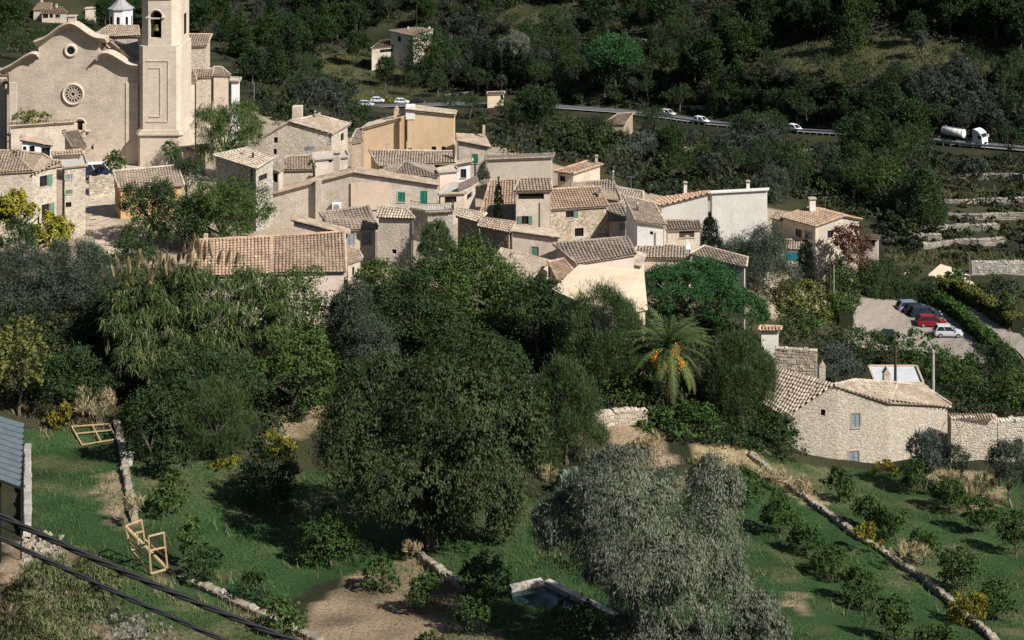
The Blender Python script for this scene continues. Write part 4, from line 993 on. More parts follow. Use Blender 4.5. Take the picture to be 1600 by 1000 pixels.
def leaf_arrays(lobes, n, L, Wd, mode, ca, cb, clump, shell, rs, top_bias=.55, zmin=None, thin=.0):
    """lobes: (k,6) centre+radii"""
    lobes = np.asarray(lobes, float); area = (lobes[:,3]*lobes[:,4]+lobes[:,3]*lobes[:,5]+lobes[:,4]*lobes[:,5])
    kc = 9; nc = max(8, int(n/kc*2.6))
    li = rs.choice(len(lobes), nc, p=area**.62/(area**.62).sum()); dv = rs.normal(size=(nc,3)); dv /= np.linalg.norm(dv, axis=1)[:,None]
    r = 1-shell*rs.rand(nc)**2.2; r *= 1+.10*rs.normal(size=nc)
    inner = rs.rand(nc) < .13; r[inner] *= rs.uniform(.35, .8, inner.sum())
    c = lobes[li,:3]+dv*lobes[li,3:]*r[:,None]
    keep = np.ones(nc, bool)
    for k in range(len(lobes)):        # drop clumps buried in other lobes
        q = np.linalg.norm((c-lobes[k,:3])/lobes[k,3:], axis=1); keep &= ~((q < .72) & (li != k) & ~inner)
    keep &= ~((dv[:,2] < -.15) & (rs.rand(nc) < top_bias+.2)); clump = clump*np.clip(lobes[li].mean(1)*0+np.cbrt(lobes[li,3]*lobes[li,4]*lobes[li,5])/.9, .35, 1.0)
    nz = vnoise(c[:,0], c[:,1], c[:,2], 1.1/max(float(np.mean(clump)), .2)*.8, rs.randint(1e6)); keep &= nz > -1.0+thin
    c, dv, nz, clump = c[keep], dv[keep], nz[keep], clump[keep]
    if len(c) > n/kc: c, dv, nz, clump = c[:int(n/kc)+1], dv[:int(n/kc)+1], nz[:int(n/kc)+1], clump[:int(n/kc)+1]
    N = len(c)*kc; ci = np.repeat(np.arange(len(c)), kc); cl = clump[ci]; off = rs.normal(size=(N,3))*cl[:,None]*.5
    if mode == 'droop': off[:,2] = -np.abs(off[:,2])*1.5+.2*cl
    p = c[ci]+off; out = dv[ci]; rnd = rs.normal(size=(N,3)); up = np.array((0,0,1.))
    if mode == 'droop': ax = out*.5-up*1.1+rnd*.45
    elif mode == 'up': ax = out*.7+up*.75+rnd*.33
    elif mode == 'radial': ax = out*.9+up*.4+rnd*.6
    else: ax = rnd+out*.3
    ax /= np.linalg.norm(ax, axis=1)[:,None]+1e-9
    nr = out*1.15+up*.45+rs.normal(size=(N,3))*.38; b = np.cross(ax, nr); b /= np.linalg.norm(b, axis=1)[:,None]+1e-9
    nr = np.cross(b, ax)
    l = L*rs.uniform(.65, 1.3, N)[:,None]; w = Wd*rs.uniform(.7, 1.25, N)[:,None]
    V = np.stack([p-ax*l*.5, p+b*w*.5+nr*l*.06-ax*l*.05, p+ax*l*.5-nr*l*.05, p-b*w*.5+nr*l*.06-ax*l*.05], 1).reshape(-1,3)
    t = np.clip(.45+.28*nz[ci]+.22*rs.normal(size=N), 0, 1)[:,None]
    col = (np.array(ca)*(1-t)+np.array(cb)*t)*rs.uniform(.85, 1.15, N)[:,None]
    if zmin is not None:
        k = p[:,2] > zmin; V = V.reshape(-1,4,3)[k].reshape(-1,3); col = col[k]
    col = np.repeat(col, 4, 0); Q = np.arange(len(V)).reshape(-1,4)
    return V, Q, col
def fluff(out, rs, k=5):      # smaller lobes on every lobe: clumps with dark gaps between
    add = []
    for (x, y, z, a, b, c) in out[1:]:
        for _ in range(k):
            d = rs.normal(size=3); d /= np.linalg.norm(d); d[2] = abs(d[2])*.9-.25; s = rs.uniform(.30, .52)
            add.append((x+d[0]*a*.9, y+d[1]*b*.9, z+d[2]*c*.9, a*s, b*s, c*s))
    return out+add
def make_lobes(rx, ry, rz, sp, rs, shape='round'):
    nl, ls = SPEC[sp][7], SPEC[sp][9]; out = []
    if shape == 'cone' or nl == 0:
        for k in range(9):
            t = k/8; f = (1-t)**.75*.98+.06
            if sp in ('cypress','hcyp'): f = math.sin(math.pi*min(1, .12+t*.9))**.6*.9+.08
            out.append((rs.normal()*.05*rx, rs.normal()*.05*ry, rz*(-.95+1.85*t), rx*f, ry*f, rz*.2))
        return out
    if sp in ('upine', 'feather'):      # closed dome of many small tufts
        out.append((0,0,-.1*rz,rx*.8,ry*.8,rz*.82))
        for k in range(70):
            d = rs.normal(size=3); d /= np.linalg.norm(d); d[2] = abs(d[2])*1.1-(.15 if sp == 'upine' else .55); s = rs.uniform(.13,.2)
            out.append((d[0]*rx*.84, d[1]*ry*.84, d[2]*rz*.84, rx*s, ry*s, rz*s*1.25))
        return out
    out.append((0,0,-.05*rz,rx*.58,ry*.58,rz*.58))
    for k in range(nl):
        while True:
            d = rs.normal(size=3); d /= np.linalg.norm(d)
            if d[2] > -.55: break
        s = ls*rs.uniform(.75, 1.35); q = 1-s*rs.uniform(.75, 1.05)
        if shape == 'flat' and d[2] < 0: d[2] *= .4
        out.append((d[0]*rx*q, d[1]*ry*q, d[2]*rz*q, rx*s, ry*s*1.05, rz*s*(.8 if shape == 'flat' else 1.0)))
    return fluff(out, rs)
def crown_mesh(name, lobes, n, sp, rs, zmin=None, scale=1.0, top_bias=.55, thin=0):
    L, Wd, mode, ca, cb, dens, clump, nl, shell, ls, bark = SPEC[sp]
    V, Q, col = leaf_arrays(lobes, n, L*scale, Wd*scale, mode, ca, cb, clump*scale, shell, rs, top_bias, zmin, thin)
    return np_mesh(name, V, Q, np.clip(col, .003, .9), M_LEAF)
def trunk_mb(base, lobes, r0, rs, split=None, lean=0):
    m = MB(); base = Vector(base); top = Vector((lobes[0][0], lobes[0][1], lobes[0][2])); H = (top-base).length
    sp = base.lerp(top, split if split else .45)+Vector((rs.normal()*.05*H, rs.normal()*.05*H, 0))
    m.tube([base-Vector((0,0,.5)), base+Vector((0,0,.05*H)), base.lerp(sp, .5)+Vector((rs.normal()*.03*H, rs.normal()*.03*H, 0)), sp], [r0*1.5, r0*1.1, r0*.9, r0*.8], 7)
    pick = sorted(lobes[1:], key=lambda q: rs.rand())[:9] or lobes[-3:]
    for q in pick:
        e = Vector(q[:3]); mid = sp.lerp(e, .5)+Vector((rs.normal()*.05*H, rs.normal()*.05*H, .03*H)); m.tube([sp, mid, e], [r0*.55, r0*.32, r0*.08], 5)
    return m
COUNT = [0]; CLR = []
def tree(name, label, cat, px, py, w, h, sp, d=None, base=None, shape='round', group=None, dens=1.0, seed=None, trunk=True, depth=.85, scale=1.0, top_bias=.5, thin=0, lobes_px=None):
    """crown centred on the sight line px,py at distance d, or standing on the ground point `base`"""
    if base is not None: g = G(*base); d = g.y
    seed = seed if seed is not None else int(px*31+py*17) % 99991; rs = np.random.RandomState(seed)
    if base is not None and name in ('citrus_tree','lemon_tree'): w, h = w*1.0, h*1.0
    k = d/F; c = P(px, py, d); rx, rz = w/2*k, h/2*k; ry = rx*depth
    if base is None: g = Vector((c.x, c.y, hz(c.x, c.y)))
    if lobes_px:
        lobes = []
        for (x, y, ww, hh) in lobes_px:
            q = P(x, y, d)-c; lobes.append((q.x, rs.uniform(-.5,.5)*ry*.6, q.z, ww/2*k, ww/2*k*.9, hh/2*k))
        big = list(lobes)
        for (x, y, z, a, b, e) in big:
            for s_ in make_lobes(a, b, e, sp, rs)[1:(71 if sp == 'upine' else 9)]: lobes.append((x+s_[0], y+s_[1], z+s_[2], s_[3], s_[4], s_[5]))
    else: lobes = make_lobes(rx, ry, rz, sp, rs, shape)
    if not lobes_px:
        A_ = np.array(lobes); lo = (A_[:,:3]-A_[:,3:]*.9).min(0); hi = (A_[:,:3]+A_[:,3:]*.9).max(0); f_ = np.array((2*rx, 2*ry, 2*rz))/(hi-lo)
        A_[:,:3] = (A_[:,:3]-(lo+hi)/2)*f_; A_[:,3:] *= f_; lobes = [tuple(q) for q in A_]
    L, Wd = SPEC[sp][0]*scale, SPEC[sp][1]*scale
    apx = math.pi/4*w*h*.41; lpx = L*Wd*.5*(F/d*.64)**2
    n = int(apx/lpx*3.6*SPEC[sp][5]*dens); COUNT[0] += n
    CLR.append((round(c.z-rz-g.z,1), round(2*rz,1), label))
    root = empty(name, g, label, cat, group)
    lw = [(c.x-g.x+q[0], c.y-g.y+q[1], c.z-g.z+q[2], *q[3:]) for q in lobes]
    me = crown_mesh('crown' if trunk else 'foliage', lw, n, sp, rs, zmin=.02 if name != 'reed' else None, scale=scale, top_bias=top_bias, thin=thin)
    cr = link_mesh('crown' if trunk else 'foliage', me, root)
    if trunk:
        r0 = max(.09, rx*.055); t = trunk_mb((0,0,0), lw, r0, rs); ORG['tmp'] = Vector((0,0,0))
        me2 = bpy.data.meshes.new('trunk'); me2.from_pydata(t.v, [], t.f); me2.materials.append(SPEC[sp][10]); link_mesh('trunk', me2, root)
    return root
def set_mesh(o): return o

# ---- hero trees: gardens in front
tree('carob_tree','huge dark carob tree with drooping leaves in the middle of the garden','tree',672,690,372,290,'carob',d=127,dens=1.0,
     lobes_px=[(590,640,170,150),(700,620,200,150),(790,660,140,150),(560,690,120,110),(640,720,200,150),(760,740,150,150),(680,790,130,110),(790,800,60,100),(620,760,120,90),(500+50,660,110,120),(690,840,50,90),(830,700,60,120)])
tree('olive_tree','big silvery olive tree in the foreground above the pool','tree',1000,880,360,300,'olive',d=107,dens=1.0,
     lobes_px=[(975,770,180,110),(900,840,140,120),(1010,840,200,140),(1110,850,120,150),(1120,780,90,110),(940,880,90,70),(1040,930,190,150),(1130,940,120,130),(960,790,120,110),(1000,1000,160,90),(1110,1010,140,90)])
tree('olive_tree','low silvery olive at the bottom edge right of the biggest olive','tree',1190,975,90,110,'olive',d=106)
tree('broadleaf_tree','dark blue green tree with feathery crown right of the carob','tree',885,660,130,200,'feather',d=146,scale=.85)
tree('olive_tree','hazy blue olive bush between carob and feathery round tree','tree',850,630,80,90,'grey',d=150)
tree('casuarina_tree','large round feathery green tree below the sand roof','tree',938,533,158,165,'feather',d=160,dens=1.15)
tree('umbrella_pine','bright green umbrella pine with flat spreading crown','pine tree',1090,463,212,112,'upine',d=180,shape='flat',dens=1.0,depth=.9,
     lobes_px=[(1048,450,120,85),(1100,455,120,90),(1145,482,108,78)])
tree('broadleaf_tree','tall yellow green leafy tree standing before the striped roof','tree',755,460,170,190,'broad',d=170,lobes_px=[(742,420,90,90),(765,480,150,150),(700,450,90,110),(800,500,90,120)])
tree('broadleaf_tree','wide dark tree under the plastered house, left of the tall leafy tree','tree',650,490,170,130,'dark',d=166,dens=1.1)
tree('broadleaf_tree','dark leafy tree right of the tall leafy tree, below pale roofs','tree',842,484,110,112,'dark',d=163)
tree('broadleaf_tree','shady tree mass just above the left top of the carob','tree',735,560,190,100,'dark',d=158)
tree('olive_tree','round grey green olive right of the giant reeds','tree',552,495,85,110,'dolive',d=160,dens=1.2)
tree('olive_tree','smoky olive below the round grey green one','tree',580,545,90,80,'dolive',d=156)
tree('shrub','leafy bush growing out of the right half of the reeds','shrub',402,492,110,90,'broad',d=160,trunk=False)
tree('shrub','narrow leafy bush before the plastered tower house foot','shrub',600,428,90,40,'broad',d=178,trunk=False)
tree('shrub','dark hedge bush below the balcony block','shrub',675,425,80,44,'dark',d=180,trunk=False)
tree('broadleaf_tree','green leafy tree at right end of the reed thicket','tree',470,490,150,140,'broad',d=162)
tree('broadleaf_tree','dense green tree under the reeds, above the pale bank','tree',455,575,150,120,'broad',d=152)
tree('broadleaf_tree','dark tangled fig tree at the foot of the reeds','fig tree',330,590,200,90,'dark',d=148,dens=1.1)
tree('conifer_tree','very dark drooping conifer between left terrace and pale bank','tree',338,655,140,120,'feather',d=143,scale=.8)
tree('broadleaf_tree','dark shrubby tree along the left terrace wall, topmost of the row','tree',235,660,90,110,'dark',d=141)
tree('loquat_tree','yellowish loquat tree at the left frame edge','tree',30,563,95,120,'yellowg',d=150,depth=.9)
tree('shrub','dark ivy mound between loquat and reeds','shrub',112,585,110,80,'dark',d=151,trunk=False,dens=1.1)
tree('olive_tree','dark olive tree at the left frame edge above the loquat','tree',30,450,130,130,'dolive',d=170)
tree('olive_tree','dark olive tree with leaning trunk left of the reed plumes','tree',122,435,130,130,'dolive',d=172)
tree('shrub','small dark bush in the gap beside the leaning olive trunk','shrub',165,500,70,90,'dark',d=165,trunk=False)
tree('vine','yellow autumn vine arbour on the left stone house','vine',22,324,76,56,'vine',d=181,dens=2.2,trunk=False)
tree('vine','yellow green vine trailing down below the shuttered windows','vine',78,366,68,60,'vine',d=180,dens=2.2,trunk=False)
tree('shrub','dark shrub under the yellow vine at the frame edge','shrub',20,372,80,60,'dark',d=178,trunk=False)
tree('broadleaf_tree','dark fruit tree in front of the ochre cottage','tree',232,313,92,64,'dark',d=193,dens=1.5)
tree('shrub','low bushy hedge beneath the dark fruit tree','shrub',225,358,85,42,'broad',d=190,trunk=False)
tree('shrub','rounded bush beside the lane bottom','shrub',212,393,80,46,'dark',d=184,trunk=False)
tree('broadleaf_tree','wide wispy tree left of the grey rubble barn','tree',350,325,160,100,'broad',d=190,scale=.8,dens=1.2)
tree('broadleaf_tree','dark tree behind the orange roof, left of the wispy tree','tree',285,345,90,80,'dark',d=189)
tree('broadleaf_tree','narrow bush right behind the ochre cottage','tree',292,270,50,50,'dark',d=210)
tree('pepper_tree','weeping pepper tree with fine bright foliage beside the church','tree',356,196,112,86,'pepper',d=224,dens=1.15,
     lobes_px=[(330,190,60,60),(372,188,70,65),(350,215,90,50),(392,205,40,55),(345,238,80,50)])
tree('topiary_tree','round clipped tree on the church square by the van','tree',179,252,36,34,'bright',d=219,scale=.65,dens=1.5)
tree('topiary_tree','clipped oval tree beside the tower foot shed','tree',268,236,30,36,'bright',d=222,scale=.65,dens=1.5)
tree('oleander','dark spiky oleander in front of the green window block','shrub',682,380,58,70,'feather',d=184,trunk=False,scale=1.1)
tree('vine','pale green creeper over the rear garden house coping','vine',48,183,60,22,'yellowg',d=229,trunk=False)
tree('shrub','tiny green shrub on the worn ribbed roof edge','shrub',487,257,12,14,'bright',d=206,trunk=False,scale=.7)
tree('shrub','potted bush on the back wall of the white terrace','shrub',755,273,20,44,'dolive',d=211,trunk=False,scale=.8)
tree('cypress','slim dark cypress against the steep rust roof','cypress',779,328,14,104,'cypress',d=191,scale=.7)
tree('shrub','sunlit light green bush under the palm','shrub',1047,660,145,58,'bright',d=155,trunk=False,dens=1.1)
tree('shrub','fresh green shrub left of the palm trunk','shrub',975,610,90,80,'broad',d=158,trunk=False)
tree('broadleaf_tree','grey green round tree right of the palm','tree',1155,590,118,140,'feather',d=161,scale=.8)
tree('shrub','dark thicket at the left corner of the farmhouse','shrub',1205,685,110,80,'dark',d=158,trunk=False)
tree('shrub','dark undergrowth between palm and farmhouse thicket','shrub',1125,680,110,70,'dark',d=157,trunk=False)
tree('olive_tree','large olive tree in front of the white blank house','tree',1185,408,125,112,'dolive',d=202,dens=1.1,scale=1.1)
tree('cypress','small twin tipped cypress left of the big village olive','cypress',1110,375,34,86,'cypress',d=200)
tree('cypress','tall dark cypress beside the villa','cypress',1260,415,28,96,'cypress',d=215,dens=1.1)
tree('shrub','yellowing shrub below the villa cypress','shrub',1255,480,110,84,'yellowg',d=203,trunk=False)
tree('shrub','green shrub bank left of the parking lot','shrub',1235,510,110,60,'broad',d=198,trunk=False)
tree('broadleaf_tree','leafy roadside tree at the left corner of the parking lot','tree',1316,456,56,76,'broad',d=216)
tree('bougainvillea','red and maroon bougainvillea climbing the villa gable','climber',1325,371,58,44,'red',d=219,trunk=False)
tree('bougainvillea','brownish faded creeper right of the red one','climber',1338,394,54,48,'brownp',d=220,trunk=False)
tree('shrub','green garden shrub below the red creeper','shrub',1335,428,100,56,'dark',d=221,trunk=False)
tree('shrub','dense dark garden shrub at the parking lot back corner','shrub',1375,432,90,50,'dark',d=228,trunk=False)
tree('shrub','rounded green bush in front of the garden shelter','shrub',1494,440,40,46,'bright',d=230,trunk=False)
tree('oleander','pink flowering oleander hedge under the grey stone wall','shrub',1566,452,80,44,'pink',d=228,trunk=False)
tree('shrub','yellow flowering bush beside the oleander hedge','shrub',1524,458,22,26,'flower',d=226,trunk=False,scale=.9)
tree('broadleaf_tree','thin young tree on the gravel path','tree',1573,490,36,80,'broad',d=216,thin=.25)
tree('olive_tree','blue grey olive left of the flat roofed hut','tree',1318,566,66,56,'grey',d=182,dens=1.1)
tree('shrub','dark bush row at the front edge of the parking lot','shrub',1345,540,100,50,'dark',d=196,trunk=False)
tree('broadleaf_tree','light green tree in front of the silver car','tree',1430,548,90,60,'bright',d=193,dens=.9)
tree('broadleaf_tree','dark green tree behind the concrete pole','tree',1495,585,90,80,'broad',d=186)
tree('broadleaf_tree','dark rounded tree near the right frame edge under the path','tree',1555,575,100,80,'dark',d=190)
tree('broadleaf_tree','broad tree at the right frame edge behind the white wall','tree',1580,615,90,70,'broad',d=180)
tree('broadleaf_tree','green tree right behind the farmhouse roof end','tree',1515,620,80,60,'dark',d=181)
tree('olive_tree','olive bush against the farmhouse wall, right half','tree',1446,705,60,62,'grey',d=154)
tree('shrub','small grey green bush next to the farmhouse olive','shrub',1493,716,48,44,'dolive',d=154,trunk=False)
tree('broadleaf_tree','dark tree at the right frame edge below the long white wall','tree',1580,725,72,80,'dolive',d=150)
tree('shrub','yellow flowering bush at the farmhouse foot','shrub',1384,732,44,20,'flower',d=158,trunk=False)
tree('shrub','yellow blooming bush on the terrace wall, orchard middle','shrub',1357,836,50,36,'flower',d=134,trunk=False)
tree('shrub','long yellow blooming bush on the terrace wall, orchard bottom','shrub',1510,955,66,60,'flower',d=119,trunk=False)
tree('shrub','yellow blooming bush by the wooden post on the left terrace','shrub',93,650,38,42,'flower',d=149,trunk=False)
tree('shrub','golden bush at the lower end of the pale bank','shrub',435,695,60,40,'flower',d=143,trunk=False)
tree('shrub','low yellow plants beside the dark conifer foot','shrub',352,725,50,16,'flower',d=140,trunk=False)
tree('shrub','yellow bush below the palm garden bank','shrub',1092,730,36,26,'flower',d=149,trunk=False)
tree('broadleaf_tree','dark shrubby tree in shade left of the carob','tree',420,745,95,110,'dark',base=(422,800))
GARD = [(267,715,62,70,'dark','dark bush on the terrace wall below the topmost one'),(262,775,70,70,'broad','second citrus like bush down the left terrace wall'),
 (300,850,50,80,'broad','bush with bare stems behind the timber frame'),(320,885,60,60,'dark','dark bush right of the timber frame'),
 (392,920,60,56,'dark','bush on the lower terrace wall, upper one of two'),(440,965,80,56,'broad','bush on the lower terrace wall, lower one of two')]
for x, y, w, h, s, lb in GARD: tree('shrub', lb, 'shrub', x, y, w, h, s, base=(x, y+h/2-2), trunk=False)
tree('lemon_tree','lemon tree in the garden shade, largest on the dry lawn','citrus tree',515,842,90,86,'citrus',base=(518,884),dens=1.2)
tree('lemon_tree','young rounded lemon tree in middle of the dry lawn','citrus tree',596,898,62,52,'citrus',base=(600,925))
tree('lemon_tree','small thin lemon sapling on bare dirt','citrus tree',660,922,56,52,'citrus',base=(662,960))
tree('shrub','dark bush left of the pool','shrub',760,895,80,80,'dark',base=(760,930),trunk=False)
tree('shrub','leafy bush below the pool left corner','shrub',745,958,70,70,'citrus',base=(745,990),trunk=False)
tree('shrub','dark wild shrub at the near pool edge','shrub',900,965,80,60,'dark',d=107,trunk=False,thin=.2)
tree('shrub','green bush top at the bottom edge under the dirt patch','shrub',670,1000,50,30,'citrus',d=108,trunk=False)
tree('shrub','foreground bush with narrow olive leaves, bottom left corner','shrub',70,960,230,180,'fore',d=86,trunk=False,thin=.2,dens=.9)
tree('broadleaf_tree','sparse foreground branches with dark leaves before the grass','tree',150,920,90,110,'carob',d=88,thin=.5,dens=.5,scale=.9)
tree('cactus_bush','thorny dark bush under the prickly pear','shrub',885,765,50,40,'dark',d=141,trunk=False)
# orchard, right
ORCH = [(1163,757,60,52,'in the left row, the one nearest the olive and the farmhouse thicket'),(1217,797,62,60,'second from the top in the left orchard row'),(1258,838,58,50,'third from the top in the left orchard row'),
 (1298,876,66,50,'fourth from the top in the left orchard row'),(1345,914,68,58,'fifth from the top in the left orchard row'),(1398,964,62,62,'sixth from the top in the left orchard row'),(1463,1000,70,44,'cut by the bottom edge in the left orchard row'),
 (1311,756,52,48,'pale leaved, standing alone near the farmhouse bottom window'),(1352,797,54,48,'directly above the yellow bush on the wall'),(1398,817,58,46,'right of the yellow bush on the wall'),(1441,850,50,52,'along the wall, between yellow bush and the dark large one'),
 (1500,890,66,62,'large and dark, above the long yellow bush'),(1555,934,62,58,'right of the long yellow bush'),(1430,740,56,46,'closest under the farmhouse wall olive bush'),(1482,770,60,46,'in the straw grass, upper right orchard'),
 (1533,800,58,50,'right of the straw grass, second in its row'),(1585,830,56,60,'at the right frame edge, third in its row')]
for i, (x, y, w, h, lb) in enumerate(ORCH):
    tree('citrus_tree', 'citrus tree '+lb, 'citrus tree', x, y, w, h, 'citrus', base=(x+3, y+h*.62), group='citrus trees of the terraced orchard', dens=1.25, seed=900+i, depth=1.0)

# ---- giant reed thicket with plumes
def reed_blades(name, cs, n, parent, rs, L=1.6, wd=.085, ca=(.045,.075,.028), cb=(.125,.15,.06), yel=.12):
    i = rs.choice(len(cs), n); p = cs[i]+rs.normal(size=(n,3))*np.array((.16,.16,.3)); an = rs.rand(n)*6.283
    h = np.stack([np.cos(an), np.sin(an)*.8-.25, 0*an], 1); l = L*rs.uniform(.6, 1.2, n)[:,None]; up = np.array((0,0,1.))
    sd = np.cross(h, up); sd /= np.linalg.norm(sd, axis=1)[:,None]; w = wd*rs.uniform(.7, 1.3, n)[:,None]
    a, b, c, e = p, p+h*l*.22+up*l*.33, p+h*l*.55+up*l*.30, p+h*l*.85-up*l*.05
    V = np.stack([a-sd*w*.4, a+sd*w*.4, b-sd*w*.5, b+sd*w*.5, c-sd*w*.4, c+sd*w*.4, e-sd*w*.05, e+sd*w*.05], 1).reshape(-1,3)
    q = np.array([[0,1,3,2],[2,3,5,4],[4,5,7,6]]); Q = (np.arange(n)[:,None,None]*8+q[None]).reshape(-1,4)
    t = rs.rand(n)[:,None]; col = np.array(ca)*(1-t)+np.array(cb)*t
    y = rs.rand(n) < yel; col[y] = np.array((.26,.24,.12))*rs.uniform(.6, 1.1, y.sum())[:,None]
    o3 = org(parent); return link_mesh(name, np_mesh(name, V-np.array(o3), Q, np.repeat(col, 8, 0), M_LEAF), parent)
rs = np.random.RandomState(77); cs = []
outl = [(175,455),(215,405),(300,425),(360,430),(420,425),(450,470),(445,520),(400,560),(390,590),(330,590),(250,590),(195,585),(185,540),(160,500)]
for _c in range(260):
    x, y = rs.uniform(155,450), rs.uniform(400,595)
    if in_poly([x], [y], outl)[0]:
        q = P(x, y, 166-(y-400)*.075+rs.normal()*1.6); f = rs.uniform(.5, 1.5)
        for _ in range(int(7*f)): cs.append(q+Vector((rs.normal()*.42*f, rs.normal()*.3, rs.normal()*.35)))
g = G(320, 640); rt = empty('reed_thicket', Vector((P(320,500,158).x, 158, hz(P(320,500,158).x, 158))), 'tall giant reed thicket with arching blades and tan plumes', 'reeds')
reed_blades('blades', np.array([tuple(c) for c in cs]), 21000, rt, rs, 1.2, .085, (.026,.054,.019), (.092,.128,.042), .14)
m = MB()
for c in cs[:260]: m.tube([(c.x+rs.normal()*.3, c.y+.4, c.z-2.6), (c.x, c.y, c.z+.3)], [.035,.02], 4, False)
m.build('stems', plain('reed_stem', (.20,.21,.10), .7), rt)['kind'] = 'stuff'
PLM = [(182,402),(190,428),(205,430),(213,405),(220,396),(226,412),(238,420),(246,398),(252,405),(262,408),(268,412),(276,396),(284,390),(290,396),(296,402),(303,378),(308,388),(258,418),(232,430),(200,412),(315,392),(330,388),(338,398),(350,400),(366,398),(160,432),(175,418),(270,426)]
mb = MB(); rp = random.Random(5); pv, pq, pcs = [], [], []
for k in range(330):
    t = rp.random(); z = t*1.9; r = .22*math.sin(math.pi*min(1,.15+t*.85))+.03; a = rp.uniform(0, 6.283)
    o_ = np.array((math.cos(a)*r*.5, math.sin(a)*r*.5, z)); e = np.array((math.cos(a)*r*1.3+.2, math.sin(a)*r*1.3, z+.3)); s = np.array((-math.sin(a), math.cos(a), 0))*.022
    b = len(pv); pv += [o_-s, o_+s, e+s, e-s]; pq.append((b,b+1,b+2,b+3)); f = rp.uniform(.7, 1.2); pcs += [(.44*f,.35*f,.215*f)]*4
plume = np_mesh('plume', np.array(pv), np.array(pq), np.array(pcs), M_LEAF)
for i, (x, y) in enumerate(PLM):
    p = P(x+3, y+16, 162-(i % 5)*.8); o = bpy.data.objects.new('plume', plume); C.objects.link(o); o.parent = rt; o.location = p-org(rt)
    o.rotation_euler = (rp.uniform(-.15,.15), rp.uniform(-.5,.05), rp.uniform(0, 6.28)); s = rp.uniform(.65, 1.1); o.scale = (s, s, s)

# ---- palm
pb = P(1047, 640, 158); pb.z = hz(pb.x, pb.y); ptop = P(1045, 545, 158)
palm = empty('palm_tree', pb, 'date palm with orange fruit bunches in front of the umbrella pine', 'palm tree')
m = MB(); zz = pb.z-.4; r_ = random.Random(3)
m.tube([(pb.x+r_.uniform(-.04,.04), pb.y, zz+i*.28) for i in range(int((ptop.z-zz)/.28)+1)], [.34+(.07 if i % 2 else 0) for i in range(int((ptop.z-zz)/.28)+1)], 10)
m.build('trunk', M_BARK, palm)
V, Q, Cc = [], [], []
def frond(az, el, Ln, droop, colr, rs, nlf=34):
    hx = np.array((math.cos(az), math.sin(az), 0)); p = np.array(tuple(ptop)); pts = []; a = el
    for i in range(nlf+1):
        pts.append(p.copy()); p = p+(hx*math.cos(a)+np.array((0,0,1))*math.sin(a))*Ln/nlf; a -= droop/nlf
    sd = np.array((-hx[1], hx[0], 0))
    for i in range(nlf):
        t = i/nlf; tg = pts[i+1]-pts[i]; tg /= np.linalg.norm(tg); nrm = np.cross(tg, sd)
        w = .06*(1-t)+.015; b = len(V); V.extend([pts[i]-sd*w, pts[i]+sd*w, pts[i+1]+sd*w, pts[i+1]-sd*w]); Q.append((b,b+1,b+2,b+3)); Cc.extend([tuple(np.array(colr)*1.4)]*4)
        if t < .1: continue
        ll = .62*math.sin(math.pi*(.14+.82*t))+.1
        for s in (-1, 1):
            dv = sd*s*.8+tg*.65-nrm*.0+np.array((0,0,-.18))+rs.normal(size=3)*.08; dv /= np.linalg.norm(dv); bb = np.cross(dv, nrm); bb /= np.linalg.norm(bb)
            o_ = pts[i]+rs.normal(size=3)*.01; b = len(V); f = rs.uniform(.75, 1.25); bw = tg*.05
            V.extend([o_-bw, o_+bw, o_+dv*ll+bw*.3, o_+dv*ll-bw*.3]); Q.append((b,b+1,b+2,b+3)); Cc.extend([tuple(np.array(colr)*f)]*4)
rs = np.random.RandomState(12)
for i in range(62):
    t = i/62; el = 1.45-2.0*t+rs.normal()*.22; frond(i*2.399+rs.normal()*.15, el, rs.uniform(4.4, 5.6), 1.1+.5*rs.rand(), (.072,.115,.040) if t < .72 else (.11,.115,.045), rs)
nf = len(Q)
o3 = org(palm); link_mesh('fronds', np_mesh('fronds', np.array(V)-np.array(o3), np.array(Q), np.array(Cc), M_LEAF), palm)
V, Q, Cc = [], [], []
for i in range(17): frond(i*2.399, -1.0+rs.normal()*.15, rs.uniform(2.4, 3.2), .6, (.11,.085,.05), rs)
link_mesh('dead_fronds', np_mesh('dead_fronds', np.array(V)-np.array(o3), np.array(Q), np.array(Cc), M_LEAF), palm)
M_DATE = plain('orange_dates', (.62,.27,.02), .55, 0, .3, .3, 8)
for k, (dx, dy) in enumerate(((-24,2),(-8,14),(4,-4),(10,-12),(16,12),(-16,10),(2,14))):
    m = MB(); c = ptop+Vector((dx*163/F, -.9-.1*(k % 3), -dy*163/F-.1)); c = c+Vector((0,-.7,0)); m.tube([ptop, (ptop+c)/2+Vector((0,-.2,.35)), c], .03, 4)
    for i in range(70):
        q = c+Vector((rs.normal()*.2, rs.normal()*.18, rs.normal()*.3-.1)); s = .06
        m.add([q+Vector(v)*s for v in ((1,0,0),(0,1,0),(-1,0,0),(0,-1,0),(0,0,1.5),(0,0,-1.5))], [(0,1,4),(1,2,4),(2,3,4),(3,0,4),(1,0,5),(2,1,5),(3,2,5),(0,3,5)])
    m.build('date_bunch', M_DATE, palm)['kind'] = 'stuff'

